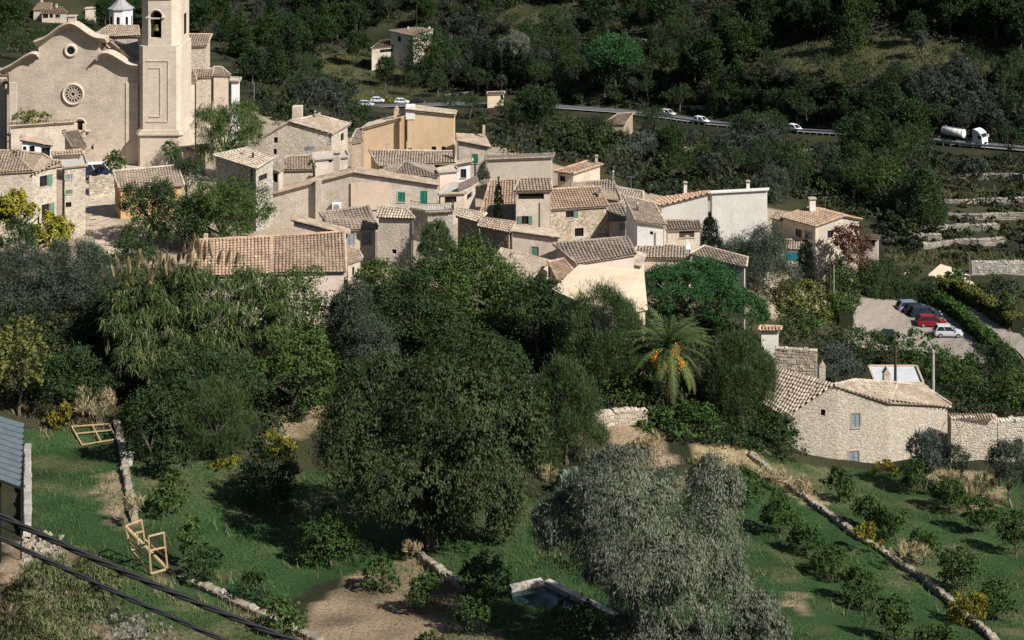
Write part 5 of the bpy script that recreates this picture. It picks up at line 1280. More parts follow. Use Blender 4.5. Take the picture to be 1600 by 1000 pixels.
# ---- prickly pear
cp = G(905, 775); cp = P(905, 770, cp.y); cp.z = hz(cp.x, cp.y); pear = empty('prickly_pear', cp, 'pale prickly pear cactus behind the big silvery olive', 'cactus')
M_CACT = plain('cactus_skin', (.11,.16,.11), .5, 0, .3, .25, 4); rs = random.Random(8)
pads = [(Vector((rs.uniform(-1.6,1.6), rs.uniform(-.5,.5), .4)), 0) for _ in range(9)]
for lev in range(3):
    nxt = []
    for p, a in pads:
        rx_, rz_ = rs.uniform(.28,.38), rs.uniform(.4,.55); an = rs.uniform(0, 3.14); ti = a+rs.uniform(-.45,.45)
        m = MB(); u = Vector((math.cos(an), math.sin(an), 0)); w = Vector((-u.y, u.x, 0)); upv = Vector((0,0,1))*math.cos(ti)+u*math.sin(ti); u2 = u*math.cos(ti)-Vector((0,0,1))*math.sin(ti)
        vs, fs = [], []
        for i in range(5):
            la = math.pi*(i+.5)/5
            for j in range(8):
                lo = 2*math.pi*j/8; vs.append(cp+p+u2*(math.sin(la)*math.cos(lo)*rx_)+w*(math.sin(la)*math.sin(lo)*.09)-upv*(math.cos(la)*rz_))
        for i in range(4):
            for j in range(8): fs.append((i*8+j, i*8+(j+1) % 8, (i+1)*8+(j+1) % 8, (i+1)*8+j))
        fs += [tuple(range(7,-1,-1)), tuple(range(32,40))]; m.add(vs, fs); m.build('pad', M_CACT, pear, True)
        for _ in range(rs.choice((1,1,2)) if lev < 2 else 0): nxt.append((p+upv*rz_*1.6+u2*rs.uniform(-.3,.3), ti))
    pads = nxt

# ---- hedges
def hedge(label, pts, w, h, sp, seed, n, group=None, px=True):
    rs = np.random.RandomState(seed); ps = [G(*p) for p in pts]; root = empty('hedge', ps[len(ps)//2], label, 'hedge', group); cs = []
    Ls = [(b-a).length for a, b in zip(ps[:-1], ps[1:])]; tot = sum(Ls); out = []; nn = []
    for _ in range(n//9):
        t = rs.rand()*tot; i = 0
        while t > Ls[i] and i < len(Ls)-1: t -= Ls[i]; i += 1
        q = ps[i].lerp(ps[i+1], t/Ls[i]); d = (ps[i+1]-ps[i]).normalized(); nr = Vector((d.y, -d.x, 0)); f = rs.rand()
        if f < .45: o_ = nr*rs.uniform(-.5,.5)*w; z = h*(1+.05*rs.normal()); nv = (0,0,1)
        else: s = -1 if rs.rand() < .5 else 1; o_ = nr*s*w*.5; z = rs.rand()*h; nv = tuple(nr*s)
        out.append((q.x+o_.x, q.y+o_.y, hz(q.x, q.y)+z)); nn.append(nv)
    c = np.array(out); dv = np.array(nn, float); kc = 9; ci = np.repeat(np.arange(len(c)), kc); N = len(ci)
    L, Wd, mode, ca, cb = SPEC[sp][:5]; p = c[ci]+rs.normal(size=(N,3))*.16; ax = rs.normal(size=(N,3)); ax /= np.linalg.norm(ax, axis=1)[:,None]
    nr = dv[ci]+rs.normal(size=(N,3))*.5; b = np.cross(ax, nr); b /= np.linalg.norm(b, axis=1)[:,None]; l = L*.9; w_ = Wd*.9
    V = np.stack([p-ax*l*.5, p+b*w_*.5, p+ax*l*.5, p-b*w_*.5], 1).reshape(-1,3); t = rs.rand(N)[:,None]; col = np.repeat(np.array(ca)*(1-t)+np.array(cb)*t, 4, 0)
    o3 = org(root); link_mesh('foliage', np_mesh('foliage', V-np.array(o3), np.arange(N*4).reshape(-1,4), col, M_LEAF), root)
    m = MB()
    for a, b2 in zip(ps[:-1], ps[1:]):
        d = (b2-a).normalized(); nr = Vector((d.y, -d.x, 0))*w*.4; za, zb = hz(a.x,a.y), hz(b2.x,b2.y)
        A = [Vector((q.x, q.y, z-.2))+nr*s for q, s, z in ((a,-1,za),(b2,-1,zb),(b2,1,zb),(a,1,za))]; T = [v+Vector((0,0,h*.9+.2)) for v in A]
        m.add(A+T, [(3,2,1,0),(4,5,6,7),(0,1,5,4),(1,2,6,5),(2,3,7,6),(3,0,4,7)])
    m.build('branches', plain('hedge_twigs'+str(seed), (.02,.025,.013), .95, 0, .1, .3, 5), root)
    return root
hedge('clipped box hedge along the right side of the parked cars', [(1440,472),(1478,484),(1520,520),(1560,556),(1585,580)], 1.5, 1.7, 'bright', 1, 9000)
hedge('dark clipped hedge along the back of the parking lot', [(1350,463),(1395,466),(1440,472),(1462,476)], 2.0, 2.4, 'dark', 2, 8000)
hedge('lower hedge with yellow tips on far side of the gravel path', [(1462,455),(1500,462),(1550,492),(1590,520)], 2.0, 2.0, 'yellowg', 3, 8000)
hedge('green leafy hedge left of the parking entrance', [(1296,490),(1312,498),(1322,515)], 2.4, 2.6, 'broad', 4, 4000)

# ---- hillside woods: shared prototypes, one object per tree or bush
PRO = {}
def proto(sp, k, rx, rz, n, shape, trunkH):
    rs = np.random.RandomState(hash_(sp)+k); lobes = make_lobes(rx, rx, rz, sp, rs, shape); A_ = np.array(lobes); f_ = np.array((rx, rx, rz))/np.abs(A_[:,:3]+np.sign(A_[:,:3])*A_[:,3:]*.9).max(0); A_ *= np.r_[f_, f_]; lobes = [(a, b, c+rz+trunkH, *q) for a, b, c, *q in A_]
    me = crown_mesh('crown', lobes, n, sp, rs, zmin=.02, thin=.1 if sp == 'hpine' else 0); me2 = None
    if trunkH > .3:
        t = trunk_mb((0,0,0), lobes, rx*.07, rs); me2 = bpy.data.meshes.new('trunk'); me2.from_pydata(t.v, [], t.f); me2.materials.append(SPEC[sp][10])
    return me, me2
def hash_(s): return sum(ord(c)*(i+3) for i, c in enumerate(s))
PR = {'hpine': [proto('hpine', k, 3.3, 4.4, 4600, 'round', 1.2) for k in range(4)]+[proto('hpine', 9+k, 2.8, 5.2, 4200, 'cone', 1.0) for k in range(2)],
      'hshrub': [proto('hshrub', k, 1.5, 1.2, 900, 'round', 0) for k in range(4)], 'hgrey': [proto('hgrey', k, 2.0, 1.9, 1100, 'round', 1.0) for k in range(3)],
      'hdry': [proto('hdry', k, 1.4, .9, 700, 'round', 0) for k in range(3)], 'hcyp': [proto('hcyp', k, 1.0, 4.6, 1100, 'cone', .4) for k in range(2)],
      'bright': [proto('bright', k, 2.0, 2.0, 1700, 'round', .9) for k in range(2)], 'dark': [proto('dark', k, 2.6, 2.4, 2200, 'round', 1.4) for k in range(3)]}
rh = random.Random(21)
def plant(name, label, cat, sp, p, s, group, k=None, sz=1.0):
    me, tr_ = PR[sp][rh.randrange(len(PR[sp])) if k is None else k]
    if tr_ is not None:
        o = empty(name, p, label, cat, group); c = link_mesh('crown', me, o); t = link_mesh('trunk', tr_, o)
    else: o = link_mesh(name, me); tag(o, label, cat, group); o.location = p
    o.rotation_euler = (0, 0, rh.uniform(0, 6.28)); o.scale = (s, s, s*sz); return o
SKY = [(-40,120),(0,75),(140,60),(215,40),(330,60),(400,150),(420,185),(560,196),(720,176),(770,232),(870,240),(950,256),(1010,296),(1200,290),(1350,332),(1420,400),(1660,420)]
def skyline(x):
    for (a, b), (c, d) in zip(SKY[:-1], SKY[1:]):
        if a <= x <= c: return b+(d-b)*(x-a)/(c-a)
    return 0
def clear(x, y):
    for p in MEADOW:
        if in_poly([x], [y], p)[0]: return .93
    if 572 < x < 650 and 38 < y < 108: return 1
    if 46 < x < 155 and -5 < y < 75: return 1
    if 1425 < x and 262 < y < 425: return .6
    if 930 < x < 1000 and 176 < y < 215: return 1
    if 550 < x < 680 and 140 < y < 185: return 1
    for a, b in zip(ROADPX[:-1], ROADPX[1:]):
        if a[0] <= x <= b[0]:
            yy = a[1]+(b[1]-a[1])*(x-a[0])/(b[0]-a[0])
            if -4 < y-yy < 17: return 1
    if 690 < x < 820 and 150 < y < 158: return 1
    return 0
GUARD = [(1462,194,1552,242,330),(1082,176,1118,200,400),(1232,192,1264,212,370),(1036,172,1056,190,400),(50,-5,155,40,550),(575,38,660,66,490),(940,174,994,200,370),(570,146,662,170,440),(420,116,434,130,420),(758,142,792,162,430),(1118,184,1150,204,390),(1262,198,1310,214,360),(870,158,985,178,420),(1495,264,1590,284,285),(1485,326,1630,345,270),(1445,370,1560,386,255),(1440,304,1600,318,275)]
cand = []
for i in range(20000):
    x, y = rh.uniform(-30, 1630), rh.uniform(-40, 415)
    if y < skyline(x)-1 and rh.random() > clear(x, y): cand.append((x, y))
dd = Gd([c[0] for c in cand], [c[1] for c in cand]); placed = []; cnt = {}
LIM = {'hpine': 290, 'hshrub': 235, 'hgrey': 250, 'hdry': 120, 'dark': 230}
ZONE = {'hpine': ('pine_tree','pine','dark green pine in the woods of the far hillside','pines on the far hillside'), 'hshrub': ('shrub','shrub','small dark green scrub bush on the far hillside','scrub bushes on the far hillside'),
        'hgrey': ('olive_tree','olive tree','grey green wild olive on the far hillside terraces','wild olives on the far hillside'), 'hdry': ('dry_bush','bush','brownish half dry bush on the far hillside','dry bushes on the far hillside'),
        'dark': ('oak_tree','tree','dark round oak on the far hillside','oaks on the far hillside')}
for (x, y), d in zip(cand, dd):
    p = P(x, y, d); v = vnoise(np.array([p.x]), np.array([p.y]), np.array([0.]), .045, 11)[0]+rh.gauss(0, .35)
    top = y < 95 and not 560 < x < 1180
    if d < 62.5 or d > 890: continue
    sp = ('hpine' if (v > (-.1 if top else .65)) else 'hgrey' if v < -.75 else 'hdry' if v < -.55 else 'dark' if v < -.25 and not top else 'hshrub')
    if cnt.get(sp, 0) >= LIM[sp]: continue
    s = rh.uniform(.7, 1.25)*{'hpine': 1.1, 'hshrub': 1.25, 'hgrey': 1.2, 'hdry': .9, 'dark': 1.15}[sp]; r = {'hpine': 3.0, 'hshrub': 1.3, 'hgrey': 1.8, 'hdry': 1.2, 'dark': 2.2}[sp]*s
    hp = {'hpine': 9.5, 'hshrub': 2.4, 'hgrey': 4.6, 'hdry': 1.9, 'dark': 6.2}[sp]*s*F/d; rp_ = r*F/d
    if any(x+rp_ > b_[0] and x-rp_ < b_[2] and y > b_[1] and y-hp < b_[3] and d < b_[4] for b_ in GUARD): continue
    if any((p.x-q[0])**2+((p.y-q[1])*.8)**2 < (.44*(r+q[2]))**2 for q in placed): continue
    if min((p.x-q.x)**2+(p.y-q.y)**2 for q in ROAD) < (5+r*.6)**2: continue
    placed.append((p.x, p.y, r)); cnt[sp] = cnt.get(sp, 0)+1; p.z = hz(p.x, p.y)-.15
    nm, ct, lb, gp = ZONE[sp]; plant(nm, lb, ct, sp, p, s, gp)
# individuals that stand out on the slope
def stand(name, label, cat, sp, x, y, s, k=None, sz=1.0, group=None): return plant(name, label, cat, sp, G(x, y), s, group, k, sz)
tree('umbrella_pine','round bright topped stone pine alone in the hillside middle','pine tree',958,88,88,70,'upine',d=430,scale=2.3,dens=.8,shape='flat')
tree('oak_tree','big round dark tree beside the hillside farmhouse','tree',672,92,95,84,'dark',d=478,scale=2.2,dens=.9)
tree('poplar_tree','pale silvery poplar right of the hillside farmhouse tree','tree',802,72,56,54,'olive',d=470,scale=1.9,dens=.8)
ORD = ['first','second','third','fourth','fifth','sixth','seventh','eighth','ninth']
for i, (x, y, s) in enumerate(((745,132,1.15),(760,136,1.3),(776,140,1.25),(794,140,1.3),(812,142,1.2),(828,140,1.0))):
    stand('cypress','dark cypress below the silvery poplar, '+ORD[i]+' from left in the dense row','cypress','hcyp',x,y,s*1.15,group='cypress row below the poplar')
for i, (x, y, s) in enumerate(((440,120,1.2),(452,124,1.2),(497,50,1.3),(512,48,1.5),(528,50,1.5),(545,52,1.4),(560,50,1.3),(575,46,1.5),(590,42,1.3))):
    stand('cypress','tall dark cypress left of the hillside farmhouse, '+ORD[i]+' from left','cypress','hcyp',x,y,s*1.3,group='cypresses left of the hillside farmhouse')
tree('broadleaf_tree','bright green tree above the tanker truck','tree',1494,176,46,42,'bright',d=352,scale=1.7)
tree('broadleaf_tree','large olive green tree on the slope above the villa, middle one','tree',1385,290,90,90,'broad',d=268,scale=1.4,dens=1.1)
tree('broadleaf_tree','large dark olive green tree right of the middle slope tree','tree',1440,310,90,110,'dark',d=262,scale=1.4,dens=1.1)
tree('broadleaf_tree','large dark tree on the slope directly above the villa roof','tree',1325,275,80,110,'dark',d=275,scale=1.4)
tree('broadleaf_tree','dark tree left under the curve of the hillside road','tree',1345,215,80,80,'dark',d=325,scale=1.6)
tree('broadleaf_tree','grey green tree behind the white blank house','tree',1205,290,60,70,'dolive',d=262,scale=1.4)
tree('reed_bed','hazy reedy thicket behind the village, centre','reeds',1010,240,110,50,'grey',d=318,scale=1.6,trunk=False)
tree('reed_bed','olive green reedy slope behind the pebbly wall','reeds',905,210,120,60,'hshrub',d=330,scale=1.2,trunk=False)
tree('shrub','yellow topped hedge bush beside the upper car park, left','shrub',523,172,22,34,'yellowg',d=385,trunk=False,scale=1.6)
tree('shrub','yellow topped hedge bush beside the upper car park, right','shrub',560,178,40,44,'dark',d=372,trunk=False,scale=1.6)
tree('shrub','small yellow bush between the white hillside cars','shrub',607,157,14,12,'flower',d=440,trunk=False,scale=1.8)
for x, y, s in ((1165,232,1.25),(1190,236,1.3),(1215,238,1.2),(1325,240,1.3),(1358,248,1.4),(1390,252,1.3),(1422,256,1.3),(1004,212,1.1),(1022,216,1.2),(700,186,1.0),(735,188,1.1),(790,192,1.0),(830,190,1.0),(1150,228,1.1),(1440,262,1.1)):
    stand('oak_tree','dark bushy tree on the bank hiding a stretch of the hillside road','tree','dark',x,y,s,group='trees along the lower road bank')
for x, y, s in ((584,90,.85),(600,93,.85),(616,95,.8),(632,96,.85),(648,94,.9)):
    stand('oak_tree','dark bushy tree right below the hillside farmhouse','tree','dark',x,y,s,group='trees below the hillside farmhouse')
for x, y, s in ((12,78,1.3),(35,97,1.2),(62,84,1.2),(88,74,1.2),(118,66,1.2),(142,62,1.1),(165,84,1.1),(-8,100,1.3)):
    stand('oak_tree','dark bushy tree on the slope just behind the church gable','tree','dark',x,y,s,group='trees behind the church gable')
# undergrowth carpet on the slope: low bushes too many to tell apart
rs = np.random.RandomState(4); x = rs.uniform(-40,1640,19000); y = rs.uniform(-45,415,19000); k = np.array([b < skyline(a)+10 and rs.rand() > clear(a, b) for a, b in zip(x, y)]); x, y = x[k], y[k]
d = Gd(x, y); px_ = (x-800)*d/F; rd_ = np.array([(r.x, r.y) for r in ROAD]); ok = (d < 850) & (d > 200)
low = np.zeros(len(d), bool)
for b_ in GUARD: low |= (x > b_[0]-9) & (x < b_[2]+9) & (y > b_[1]) & (y-14 < b_[3]) & (d < b_[4])
for r in rd_[::2]: low |= (px_-r[0])**2+(d-r[1])**2 < 90
for r in rd_[::2]: ok &= (px_-r[0])**2+(d-r[1])**2 > 14
px_, d, low = px_[ok][:6800], d[ok][:6800], low[ok][:6800]; z = hgt(px_, d); nz = vnoise(px_, d, 0*d, .06, 15); nB = len(d)
R_ = rs.uniform(.6, 1.7, nB)*(1+.2*nz)*np.where(low, .45, 1); kc = 30; ci = np.repeat(np.arange(nB), kc); N = len(ci); dv = rs.normal(size=(N,3)); dv[:,2] = np.abs(dv[:,2]); dv /= np.linalg.norm(dv, axis=1)[:,None]
p = np.stack([px_, d, z], 1)[ci]+dv*R_[ci][:,None]*np.array((1.15,1.15,.95))*(1+.13*rs.normal(size=N))[:,None]
ax = rs.normal(size=(N,3))+dv*.4; ax /= np.linalg.norm(ax, axis=1)[:,None]; b = np.cross(ax, dv+rs.normal(size=(N,3))*.5); b /= np.linalg.norm(b, axis=1)[:,None]; l = rs.uniform(.55,1.0,N)[:,None]
V = np.stack([p-ax*l*.5, p+b*l*.24, p+ax*l*.5, p-b*l*.24], 1).reshape(-1,3); hue = rs.rand(nB)[ci]; t = np.clip(.4+.3*nz[ci]+.25*rs.normal(size=N), 0, 1)[:,None]
ca = np.where((hue < .6)[:,None], np.array((.014,.022,.010)), np.where((hue < .85)[:,None], np.array((.024,.032,.022)), np.array((.040,.038,.018)))); cb = np.where((hue < .6)[:,None], np.array((.044,.054,.022)), np.where((hue < .85)[:,None], np.array((.062,.074,.05)), np.array((.09,.078,.035))))
tag(link_mesh('undergrowth', np_mesh('undergrowth', V, np.arange(N*4).reshape(-1,4), np.repeat(ca*(1-t)+cb*t, 4, 0), M_LEAF)), kind='stuff')

# thicket under the garden trees
TH = [(0,470),(140,400),(300,440),(470,436),(545,422),(585,414),(640,408),(720,416),(770,428),(880,450),(1010,480),(1180,520),(1230,560),(1215,680),(1190,705),(1060,690),(1000,650),(930,640),(880,700),(800,720),(520,720),(520,620),(420,690),(330,720),(215,700),(190,640),(0,620)]
rs = np.random.RandomState(14); x = rs.uniform(-20,1240,5200); y = rs.uniform(395,725,5200); k = in_poly(x, y, TH); x, y = x[k], y[k]
x2 = rs.uniform(1220,1640,1300); y2 = rs.uniform(400,660,1300); TH2 = [(1330,545),(1440,556),(1530,572),(1600,590),(1650,600),(1650,660),(1500,655),(1440,605),(1350,570),(1280,585),(1270,540),(1310,530)]; TH3 = [(1200,430),(1300,440),(1318,470),(1310,530),(1230,545),(1190,500)]; TH4 = [(1360,400),(1440,420),(1470,455),(1440,466),(1360,455),(1320,440),(1340,420)]
k = in_poly(x2, y2, TH2) | in_poly(x2, y2, TH3) | in_poly(x2, y2, TH4); x = np.r_[x, x2[k]]; y = np.r_[y, y2[k]]
d = Gd(x, y); px_ = (x-800)*d/F; z = hgt(px_, d); nB = len(d); R_ = rs.uniform(.35, 1.05, nB); kc = 40; ci = np.repeat(np.arange(nB), kc); N = len(ci)
dv = rs.normal(size=(N,3)); dv[:,2] = np.abs(dv[:,2]); dv /= np.linalg.norm(dv, axis=1)[:,None]; p = np.stack([px_, d, z], 1)[ci]+dv*R_[ci][:,None]*(1+.15*rs.normal(size=N))[:,None]
ax = rs.normal(size=(N,3)); ax /= np.linalg.norm(ax, axis=1)[:,None]; b = np.cross(ax, dv+rs.normal(size=(N,3))*.5); b /= np.linalg.norm(b, axis=1)[:,None]; l = rs.uniform(.25,.5,N)[:,None]
V = np.stack([p-ax*l*.5, p+b*l*.25, p+ax*l*.5, p-b*l*.25], 1).reshape(-1,3); hue = rs.rand(nB)[ci][:,None]; t = rs.rand(N)[:,None]
ca = np.where(hue < .7, np.array((.013,.026,.011)), np.array((.03,.036,.018))); cb = np.where(hue < .7, np.array((.040,.062,.022)), np.array((.075,.075,.036)))
tag(link_mesh('thicket', np_mesh('thicket', V, np.arange(N*4).reshape(-1,4), np.repeat(ca*(1-t)+cb*t, 4, 0), M_LEAF)), kind='stuff')

# ---- grass
def grass(name, polys, n, hgt_, wd, ca, cb, seed, mask=None):
    rs = np.random.RandomState(seed); xs, ys = [], []
    for poly in polys:
        a = np.array(poly); x0, y0 = a.min(0); x1, y1 = a.max(0); m_ = int(n*(x1-x0)*(y1-y0)/sum((np.array(q).max(0)-np.array(q).min(0)).prod() for q in polys))
        x = rs.uniform(x0, x1, m_); y = rs.uniform(y0, y1, m_); k = in_poly(x, y, poly) & (y < 1030); xs.append(x[k]); ys.append(y[k])
    x = np.concatenate(xs); y = np.concatenate(ys); d = Gd(x, y); X_ = (x-800)*d/F; v = vnoise(X_, d, 0*d, .5, seed+1)+.5*vnoise(X_, d, 0*d, 1.6, seed+2); k = v > (-.25 if mask is None else mask); X_, d, v = X_[k], d[k], v[k]
    N = len(d); p = np.stack([X_, d, hgt(X_, d)-.02], 1); h = hgt_*rs.uniform(.5, 1.3, N)*(1+.3*v); an = rs.uniform(0, 6.283, N); le = rs.uniform(0,1.1,N)
    s = np.stack([np.cos(an), np.sin(an), 0*an], 1)*wd; tip = p+np.stack([-np.sin(an)*le*h, np.cos(an)*le*h, h], 1)
    V = np.stack([p-s, p+s, tip+s*.2, tip-s*.2], 1).reshape(-1,3); t = np.clip(.45+.3*v+.25*rs.normal(size=N), 0, 1)[:,None]
    col = np.array(ca)*(1-t)+np.array(cb)*t
    tag(link_mesh(name, np_mesh(name, V, np.arange(N*4).reshape(-1,4), np.repeat(col, 4, 0), M_LEAF)), kind='stuff')
grass('lawn_grass', LAWNS, 120000, .2, .03, (.026,.066,.025), (.080,.112,.038), 50)
grass('dry_grass', STRAW[:4]+[[(620,845),(640,850),(720,930),(700,940),(630,870)],[(50,640),(190,620),(185,670),(60,690)],[(240,900),(380,950),(500,1000),(470,1010),(230,930)]], 20000, .38, .022, (.14,.12,.06), (.34,.28,.16), 60, -.3)
grass('grass_tufts', LAWNS, 22000, .42, .035, (.05,.085,.028), (.15,.15,.06), 81, .55)
grass('meadow_grass', MEADOW, 20000, .6, .1, (.05,.056,.024), (.12,.112,.048), 70, -.6)
for i, (x, y, w, h, dd_, lb) in enumerate(((862,748,44,52,143,'tuft of tall straw grass right of the carob'),(1010,690,50,30,150,'dry straw tuft on bare bank below bright bush'),(1235,755,70,40,148,'straw grass clump on the wall top left of the orchard'),
   (1515,765,90,50,151,'wide straw grass clump among upper orchard trees'),(645,858,30,30,124,'straw tuft at the top end of the garden wall'),(150,628,60,46,150,'greyish dry bush behind the wooden post'),(45,650,60,34,151,'dry scrub above the corrugated roof'),
   (1200,745,60,30,150,'straw clump below the farmhouse thicket'),(210,790,30,40,127,'straw tuft on the left terrace wall'),(1420,860,60,26,131,'dry weeds along the orchard wall middle'))):
    tree('grass_clump', lb, 'dry grass', x, y, w, h, 'straw', d=dd_, trunk=False, dens=.8)
print('leaves', COUNT[0], cnt)

_tot = sum(len(m.polygons)*2 for m in bpy.data.meshes); print('TRIS', _tot)
# ------------------------------------------------------------------ garden walls, posts, vehicles, small things
W_ = lambda pts: [G(*p) for p in pts]
ground_wall('terrace_wall','rubble terrace wall along right side of the left grass strip', W_([(182,662),(190,700),(196,740),(204,790),(210,818)]), .35, .5, TERC, seed=11, ch=.26)
ground_wall('terrace_wall','pale terrace wall running down to the bottom edge below the timber frame', W_([(285,905),(350,935),(420,968),(500,1006)]), .3, .6, TERC, seed=12, ch=.26)
ground_wall('garden_wall','short stony garden wall ending at the carob trunk', W_([(632,852),(665,880),(700,906),(722,925)]), .4, .5, TERC, seed=13, ch=.26)
ground_wall('orchard_wall','long dry stone wall dividing the orchard diagonally', W_([(1172,712),(1225,755),(1262,783),(1300,810),(1345,845),(1400,880),(1440,905),(1480,938),(1520,975),(1560,1012)]), .3, .5, TERC, seed=14, ch=.26)
ground_wall('bank_wall','stone bank wall behind the bright bush below the palm', W_([(925,668),(950,664),(985,660),(1010,662)]), 1.3, .6, STONEC, seed=15)
pts = [P(1484,725,162.3), P(1556,722,163)]; ground_wall('yard_wall','tile topped rubble wall joining the farmhouse right end', pts, 4, .5, [(.50,.44,.36),(.45,.39,.31),(.55,.49,.41)], seed=16, ch=.16, flatz=P(1520,652,162.6).z)
pts = [P(1557,722,163), P(1680,722,164)]; ground_wall('yard_wall','long white stone wall at the right frame edge', pts, 4, .5, [(.52,.47,.40),(.48,.43,.36),(.57,.52,.45)], seed=17, ch=.16, flatz=P(1600,656,163).z)
m = MB(); pal = TILES['brown']; rd_ = random.Random(4); yw = [o for o in bpy.data.objects if o.name == 'yard_wall'][0]; z_ = P(1520,652,162.6).z+.1
for i in range(16):
    x = P(1484,0,162).x+.15+i*.29; c = pal[rd_.randrange(len(pal))]; m.col = c
    m.tube([(x, 162.0, z_-.05), (x, 162.95, z_+.1)], .1, 6)
o = m.build('coping_tiles', M_TILE, yw); o['kind'] = 'stuff'
pts = [P(1211,573,179), P(1277,574,178)]; ground_wall('yard_wall','square end of stone garden wall left of the blue grey olive', pts, 2, .6, STONEC, seed=18, flatz=P(1245,545,178.5).z)
pts = [P(1517,434,237), P(1660,438,237)]; ground_wall('stone_wall','wide grey stone wall above the oleander hedge', pts, 2, .8, GREYC, seed=19, flatz=P(1560,409,237).z)
ground_wall('lane_wall','stone retaining wall with barred opening under the church square van', [P(139,314,216), P(178,311,217)], 3, .6, STONEC, seed=20, flatz=P(155,277,216).z)
TER = [((1490,1600),(279,283),1.7,'pale terrace wall under the tanker truck bushes'),((1480,1640),(341,344),1.6,'pale terrace wall halfway down the right slope'),((1440,1570),(386,382),1.5,'terrace wall nearest the grey stone wall, lower right slope'),
 ((1250,1400),(141,139),1.5,'rubble terrace wall under the hillside meadow, left piece'),((1430,1540),(131,134),1.3,'thin terrace wall at the right of the hillside meadow'),
 ((1190,1310),(241,238),1.2,'shaded terrace wall below the white hillside car'),((1180,1300),(271,276),1.6,'grey terrace wall behind the white blank house'),((1030,1075),(237,240),1.5,'small pale wall patch in scrub behind the village'),
 ((1065,1180),(168,173),1.2,'rough wall above the road by the hillside cars'),((850,1010),(61,65),1.0,'low pale wall left of the lone stone pine'),((695,740),(151,146),1.0,'sunlit bank wall left of the roadside hut'),((1440,1640),(318,316),1.2,'long thin terrace wall between the two pale right slope walls'),((1400,1560),(362,360),1.3,'terrace wall just above the lowest one of the right slope'),((1390,1470),(372,376),1.2,'short terrace wall behind the garden shelter trees')]
for i, (xs, ys, h, lb) in enumerate(TER):
    rt_ = random.Random(i); n_ = 6; pp = [G(xs[0]+(xs[1]-xs[0])*k/n_, ys[0]+(ys[1]-ys[0])*k/n_+rt_.uniform(-1.2,1.2)) for k in range(n_+1)]
    ground_wall('dry_stone_wall', lb, pp, [h*.4, h*.75], .7, [(.24,.22,.185),(.19,.175,.145),(.29,.265,.225)], seed=30+i, ch=.45, core=(.12,.10,.08))
# guard rail
m = MB(); gr = empty('guard_rail', ROAD[len(ROAD)//2], 'steel guard rail along the valley side of the hillside road', 'guard rail'); pr = None
for i, p in enumerate(ROAD):
    t = (ROAD[min(i+1, len(ROAD)-1)]-ROAD[max(i-1, 0)]); t.z = 0; t.normalize(); n = Vector((-t.y, t.x, 0)); n = n if n.y < 0 else -n
    q = p+n*2.7; q.z = p.z+.1
    if pr is not None and P(1000,0,1).x*q.y < q.x: m.prism([pr+Vector((0,0,.45)), q+Vector((0,0,.45)), q+Vector((0,0,.8)), pr+Vector((0,0,.8))], n*.06)
    pr = q
    if P(1000,0,1).x*q.y < q.x: MB().box(q+Vector((0,0,.2)), (.14,.14,1.1)).build('post', M_STEEL, gr)
m.build('rail', plain('pale_rail', (.45,.46,.46), .6, 0, .3, .1), gr)

